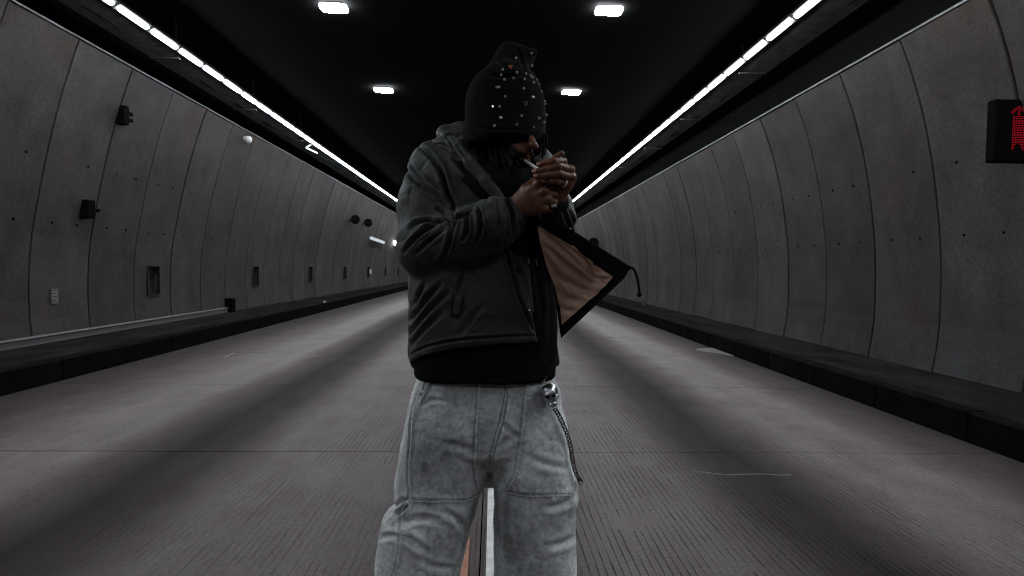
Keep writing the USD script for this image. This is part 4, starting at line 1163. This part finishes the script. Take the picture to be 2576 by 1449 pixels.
def pucker(v, f, lines, amp, w, step):
    n = vnormals(v, f); uv = proj(v); push = np.zeros(len(v))
    for L in lines:
        d, t, s = poly_dist(uv, L)
        m = d < 5 * w
        ln_ = np.linalg.norm(np.diff(np.asarray(L, float), axis=0), axis=1).sum()
        ph = t[m] * ln_ / step + .8 * meshkit.noise(np.c_[t[m] * ln_ / 9, np.zeros(m.sum()), np.zeros(m.sum())])
        push[m] += amp * np.sin(2 * np.pi * ph + s[m] * .6) * np.exp(-((d[m] - w) / w) ** 2)
    return v + n * (push * np.clip(-n[:, 1] * 1.6, 0, 1))[:, None]
qv = pucker(qv, qf, SEAMS + [c3((345, 930), (480, 938), (680, 935)), c3((1000, 880), (1150, 900), (1420, 892))], .0015, 5.0, 9.0)
qv = crease(qv, qf, [(s, .0026, 3.4) for s in SEAMS] + [(c3((345, 930), (480, 938), (680, 935)), .002, 3), (c3((1000, 880), (1150, 900), (1420, 892)), .002, 3)], 1.1)
jeans = pobj('jeans', qv, qf, 'denim', person)
SQ = Snap((qv, qf))
for s in SEAMS:
    ptri('seam', tube(SQ.line(s, .0005, 90), .0013, 6), 'thread', jeans)
def stitches(line, off, n, mm='thread_dark', L=.62, r=.0012):
    q = spline(line, n * 2 + 1); t = np.gradient(q, axis=0); t /= np.linalg.norm(t, axis=1, keepdims=True)
    q = q + np.c_[-t[:, 1], t[:, 0]] * off
    ms = [tube(np.array([SQ(*(q[i] + t[i] * e), .0006)[0] for e in (-1.1, 0, 1.1)]), r, 4) for i in range(0, len(q), 2)]
    ptri('stitching', cat_(*ms), mm, jeans, kind='stuff')
for s, n in ((SEAMS[0], 90), (SEAMS[1], 50), (SEAMS[2], 50)): stitches(s, 7, n)
for s in (c3((345, 930), (480, 938), (680, 935), (800, 890)), c3((985, 875), (1150, 900), (1420, 892)), c3((500, 130), (430, 250), (390, 330)), c3((440, 130), (420, 200))):
    stitches(s, 0, 40, 'thread_dark', r=.0011); stitches(s, 6, 40, 'thread')
ptri('fly_edge', tube(SQ.line(c3((995, 145), (975, 260), (950, 400), (915, 530), (880, 640)), .002, 50), .0028, 6), 'denim', jeans)
stitches(c3((1040, 150), (1030, 300), (1010, 370), (960, 410)), 0, 30, 'thread')
ptri('pocket_edge', tube(SQ.line(c3((470, 125), (430, 220), (395, 320), (352, 400)), .002, 30), .0024, 6), 'denim', jeans)
disc_at(SQ, *c3((410, 226))[0], .0042, .002, 'rivet', 'chrome', jeans, .001)

# shoes below the picture's lower edge
for nm, px in ((0, 1030), (1, 1352)):
    d = ray(px, 1722); gp = EYE + d * (-EYE[2] / d[2])
    x, y = float(gp[0]), 1.72
    s = m3.Manifold.hull(m3.Manifold.batch_boolean([m3.Manifold.sphere(r, 20).translate([x + dx, y + dy, z]) for dx, dy, z, r in ((0, -.20, .045, .040), (-.02, -.13, .05, .046), (.02, -.13, .05, .046), (0, .0, .06, .05), (0, .07, .055, .045), (0, .02, .11, .04))], m3.OpType.Add)).trim_by_plane([0, 0, 1], .022)
    sh = obj('shoe', to_tri(s), 'dark_rubber', person, 40, off=BASE)
    so = m3.Manifold.hull(m3.Manifold.batch_boolean([m3.Manifold.cylinder(.02, r).translate([x + dx, y + dy, .004]) for dx, dy, r in ((0, -.20, .044), (-.02, -.13, .050), (.02, -.13, .05), (0, .07, .048))], m3.OpType.Add))
    obj('sole', to_tri(so), 'white_plastic', sh, 40, off=BASE)

# ---- rings on the fingers
def ring_on(a, b, t, r, w, mm, nm='finger_ring', stones=0):
    A, B_ = C(*a), C(*b); ax = (B_ - A) / np.linalg.norm(B_ - A); c = A + (B_ - A) * t
    s = np.cross(ax, [0, 0, 1.0]); s /= np.linalg.norm(s); q = np.cross(ax, s)
    an = np.linspace(0, 2 * np.pi, 33)[:-1]
    T = tube(c + r * (np.cos(an)[:, None] * s + np.sin(an)[:, None] * q), w, 8, closed=True)
    ms = [T]
    for i in range(stones):
        th = np.pi + (i - (stones - 1) / 2) * .42
        p = c + (r + w * .6) * (math.cos(th) * s + math.sin(th) * q)
        ms.append(cyl(p - ax * .001, p + ax * .001, .0026, 8))
    return ptri(nm, cat_(*ms), mm, body, 40)
P_, _r = UP_F['little']; ring_on(P_[0], P_[1], .42, .0100, .0019, 'bright_silver', stones=5)
P_, _r = UP_F['index']
T = gem_mesh(np.zeros(3), np.array([.35, -.55, .75]) / np.linalg.norm([.35, -.55, .75]), .0085, .006); T.apply_translation(C(1410, 401, 1.428)); 
rg = ring_on(P_[0], P_[1], .30, .0108, .0020, 'bright_silver'); ptri('ring_stone', T, 'bright_silver', body, False)
# big oval black stone in a silver rim on the lower hand
a = np.linspace(0, 2 * np.pi, 41)[:-1]
pc = C(1381.5, 470, 1.424)
ov_ = pc + np.c_[.0125 * np.cos(a), .003 * np.cos(a), .0046 * np.sin(a)]
ptri('finger_ring', tube(ov_, .0007, 6, closed=True), 'bright_silver', body)
E = trimesh.creation.icosphere(2, 1.0); E.vertices = pc + np.asarray(E.vertices) * [.0122, .0035, .0044]; ptri('ring_stone', E, 'onyx', body)

# ------------------------------------------------------------------ held and hanging things
def wobj(name, T, m, parent, base, smooth=False, **kw):
    return obj(name, (to_world(np.asarray(T.vertices)) - base, T.faces), m, parent, smooth, **kw)
# cigarette from the lips to the cupped hands
ca, cb = C(1321, 405, 1.535), C(1356, 427, 1.47)
bs = to_world((ca + cb)[None] / 2)[0]
t = thing('cigarette', 'white cigarette between the lips and the cupped hands', 'cigarette', bs)
wobj('paper', cyl(ca + (cb - ca) * .30, cb, .0040, 18), 'paper_white', t, bs, 40)
wobj('filter', cyl(ca, ca + (cb - ca) * .298, .0041, 18), 'paper_white', t, bs, 40)
ax = (cb - ca) / np.linalg.norm(cb - ca)
sd = np.array([0, -1, 0]) - ax * (-ax[1]); sd /= np.linalg.norm(sd)
for k_ in (.40, .46, .52):
    p = ca + (cb - ca) * k_ + sd * .0036
    wobj('print_mark', cyl(p, p + ax * .0018, .0011, 6), 'thread_dark', t, bs)
# pocket lighter in the lower fist
la, lb_ = C(1391, 517, 1.440), C(1372, 412, 1.452)
bs = to_world(la[None])[0]
t = thing('lighter', 'chrome pocket lighter gripped in the lower fist', 'lighter', bs)
ax = (lb_ - la) / np.linalg.norm(lb_ - la); fr_ = np.array([0.25, -1, 0.0]); fr_ -= ax * (fr_ @ ax); fr_ /= np.linalg.norm(fr_); sd = np.cross(ax, fr_)
def lbox(a0, a1, w, d_, bev=.0015):
    T = box(-w / 2, w / 2, -d_ / 2, d_ / 2, 0, 1, 0)
    v = []
    T = box(-w / 2, w / 2, -d_ / 2, d_ / 2, a0, a1, bev)
    T.vertices = la + T.vertices[:, :1] * sd + T.vertices[:, 1:2] * -fr_ + T.vertices[:, 2:] * ax
    return T
wobj('case', lbox(-.008, .060, .017, .012), 'chrome', t, bs)
wobj('foot_rim', lbox(-.0085, -.005, .0205, .0135, .001), 'dark_steel', t, bs)
wobj('lid', lbox(.0605, .085, .019, .012), 'bright_silver', t, bs)

# key chain with a skull pendant, clipped to the waistband
chain_base = to_world(C(1359, 945, 1.54)[None])[0]
kc = thing('key_chain', 'dark curb chain with a chrome skull hanging from the jeans', 'chain', chain_base)
SQ2 = SQ
def on_j(px, py, lift): return SQ(px, py, lift)[0]
a = np.linspace(0, 2 * np.pi, 29)[:-1]
pr_ = on_j(1359, 948, .010)
wobj('clip_ring', tube(pr_ + np.c_[.0105 * np.cos(a), .004 * np.cos(a), .0150 * np.sin(a)], .0019, 8, closed=True), 'chrome', kc, chain_base, True)
for (px, py, w) in ((1364, 963, .005), (1366, 969, .0042)):
    p = on_j(px, py, .010)
    wobj('link', tube(p + np.c_[w * np.cos(a) * .7, w * np.cos(a) * .7, w * 1.2 * np.sin(a)], .0013, 6, closed=True), 'chrome', kc, chain_base, True)
sc = on_j(1374, 994, .021)
tl = math.radians(-14)
RX_ = np.array([[math.cos(tl), 0, math.sin(tl)], [0, 1, 0], [-math.sin(tl), 0, math.cos(tl)]])
def skull_f(p):
    q = (p - sc) @ RX_ / .0265
    f = ell(q, (0, .15, .25), (.92, 1.0, .88))
    f = smin(f, ell(q, (0, -.20, -.45), (.62, .62, .50)), .25)
    f = smin(f, cone(q, [-.62, -.35, -.28], [-.30, -.62, -.38], .2, .18), .15)
    f = smin(f, cone(q, [.62, -.35, -.28], [.30, -.62, -.38], .2, .18), .15)
    f = smin(f, cone(q, [-.42, -.72, .18], [.42, -.72, .18], .17, .17), .15)
    for s in (-1, 1): f = smax(f, -ell(q, (.36 * s, -.86, -.08), (.27, .42, .22)), .06)
    f = smax(f, -ell(q, (0, -.90, -.42), (.12, .3, .17)), .05)
    f = smin(f, ell(q, (0, -.30, -1.02), (.50, .52, .34)), .10)
    f = smax(f, -cone(q, [-.5, -.85, -.78], [.5, -.85, -.78], .055, .055), .03)
    for s in (-.3, -.1, .1, .3): f = smax(f, -cone(q, [s, -.92, -.62], [s, -.92, -.98], .03, .03), .03)
    return f * .0265
sv, sf = iso(skull_f, sc - .055, sc + .055, .0009)
wobj('skull', trimesh.Trimesh(sv, sf, process=False), 'chrome', kc, chain_base, True)
for s_ in (-1, 1):
    E = trimesh.creation.icosphere(2, 1.0); E.vertices = sc + (np.asarray(E.vertices) * [.24, .20, .20] + [.36 * s_, -.66, -.08]) * .0265 @ RX_.T
    wobj('eye_socket', E, 'onyx', kc, chain_base, True)
cpts = [(1387, 1027), (1390, 1032), (1399, 1049), (1408, 1068), (1416, 1090), (1422, 1109), (1426, 1130), (1429, 1153), (1433, 1172), (1438, 1190), (1446, 1207), (1455, 1218)]
cq = spline(cpts, 400)
CP = np.array([on_j(min(q[0], 1452), q[1], .013) for q in cq[::8]])
CP[:, 0] += np.maximum(0, cq[::8][:, 0] - 1452) * 1.6 / FPX
CP = spline(CP, 300)
for _ in range(3):
    CP[3:-3] = np.array([np.convolve(CP[:, c], np.ones(7) / 7, 'valid') for c in range(3)]).T
Ls = np.r_[0, np.cumsum(np.linalg.norm(np.diff(CP, axis=0), axis=1))]
nl = int(Ls[-1] / .0078)
for i in range(nl):
    s_ = (i + .5) / nl * Ls[-1]
    c = np.array([np.interp(s_, Ls, CP[:, k_]) for k_ in range(3)])
    t_ = np.array([np.interp(s_ + .003, Ls, CP[:, k_]) for k_ in range(3)]) - c; t_ /= np.linalg.norm(t_)
    n0 = np.cross(t_, [0, -1.0, 0]); n0 /= np.linalg.norm(n0); n1 = np.cross(t_, n0)
    tw = math.radians(48 if i % 2 else -48)
    w_ = math.cos(tw) * n0 + math.sin(tw) * n1
    an = np.linspace(0, 2 * np.pi, 15)[:-1]
    wobj('link', tube(c + .0074 * np.cos(an)[:, None] * t_ + .0076 * np.sin(an)[:, None] * w_, .0015, 5, closed=True), 'dark_steel', kc, chain_base, True)
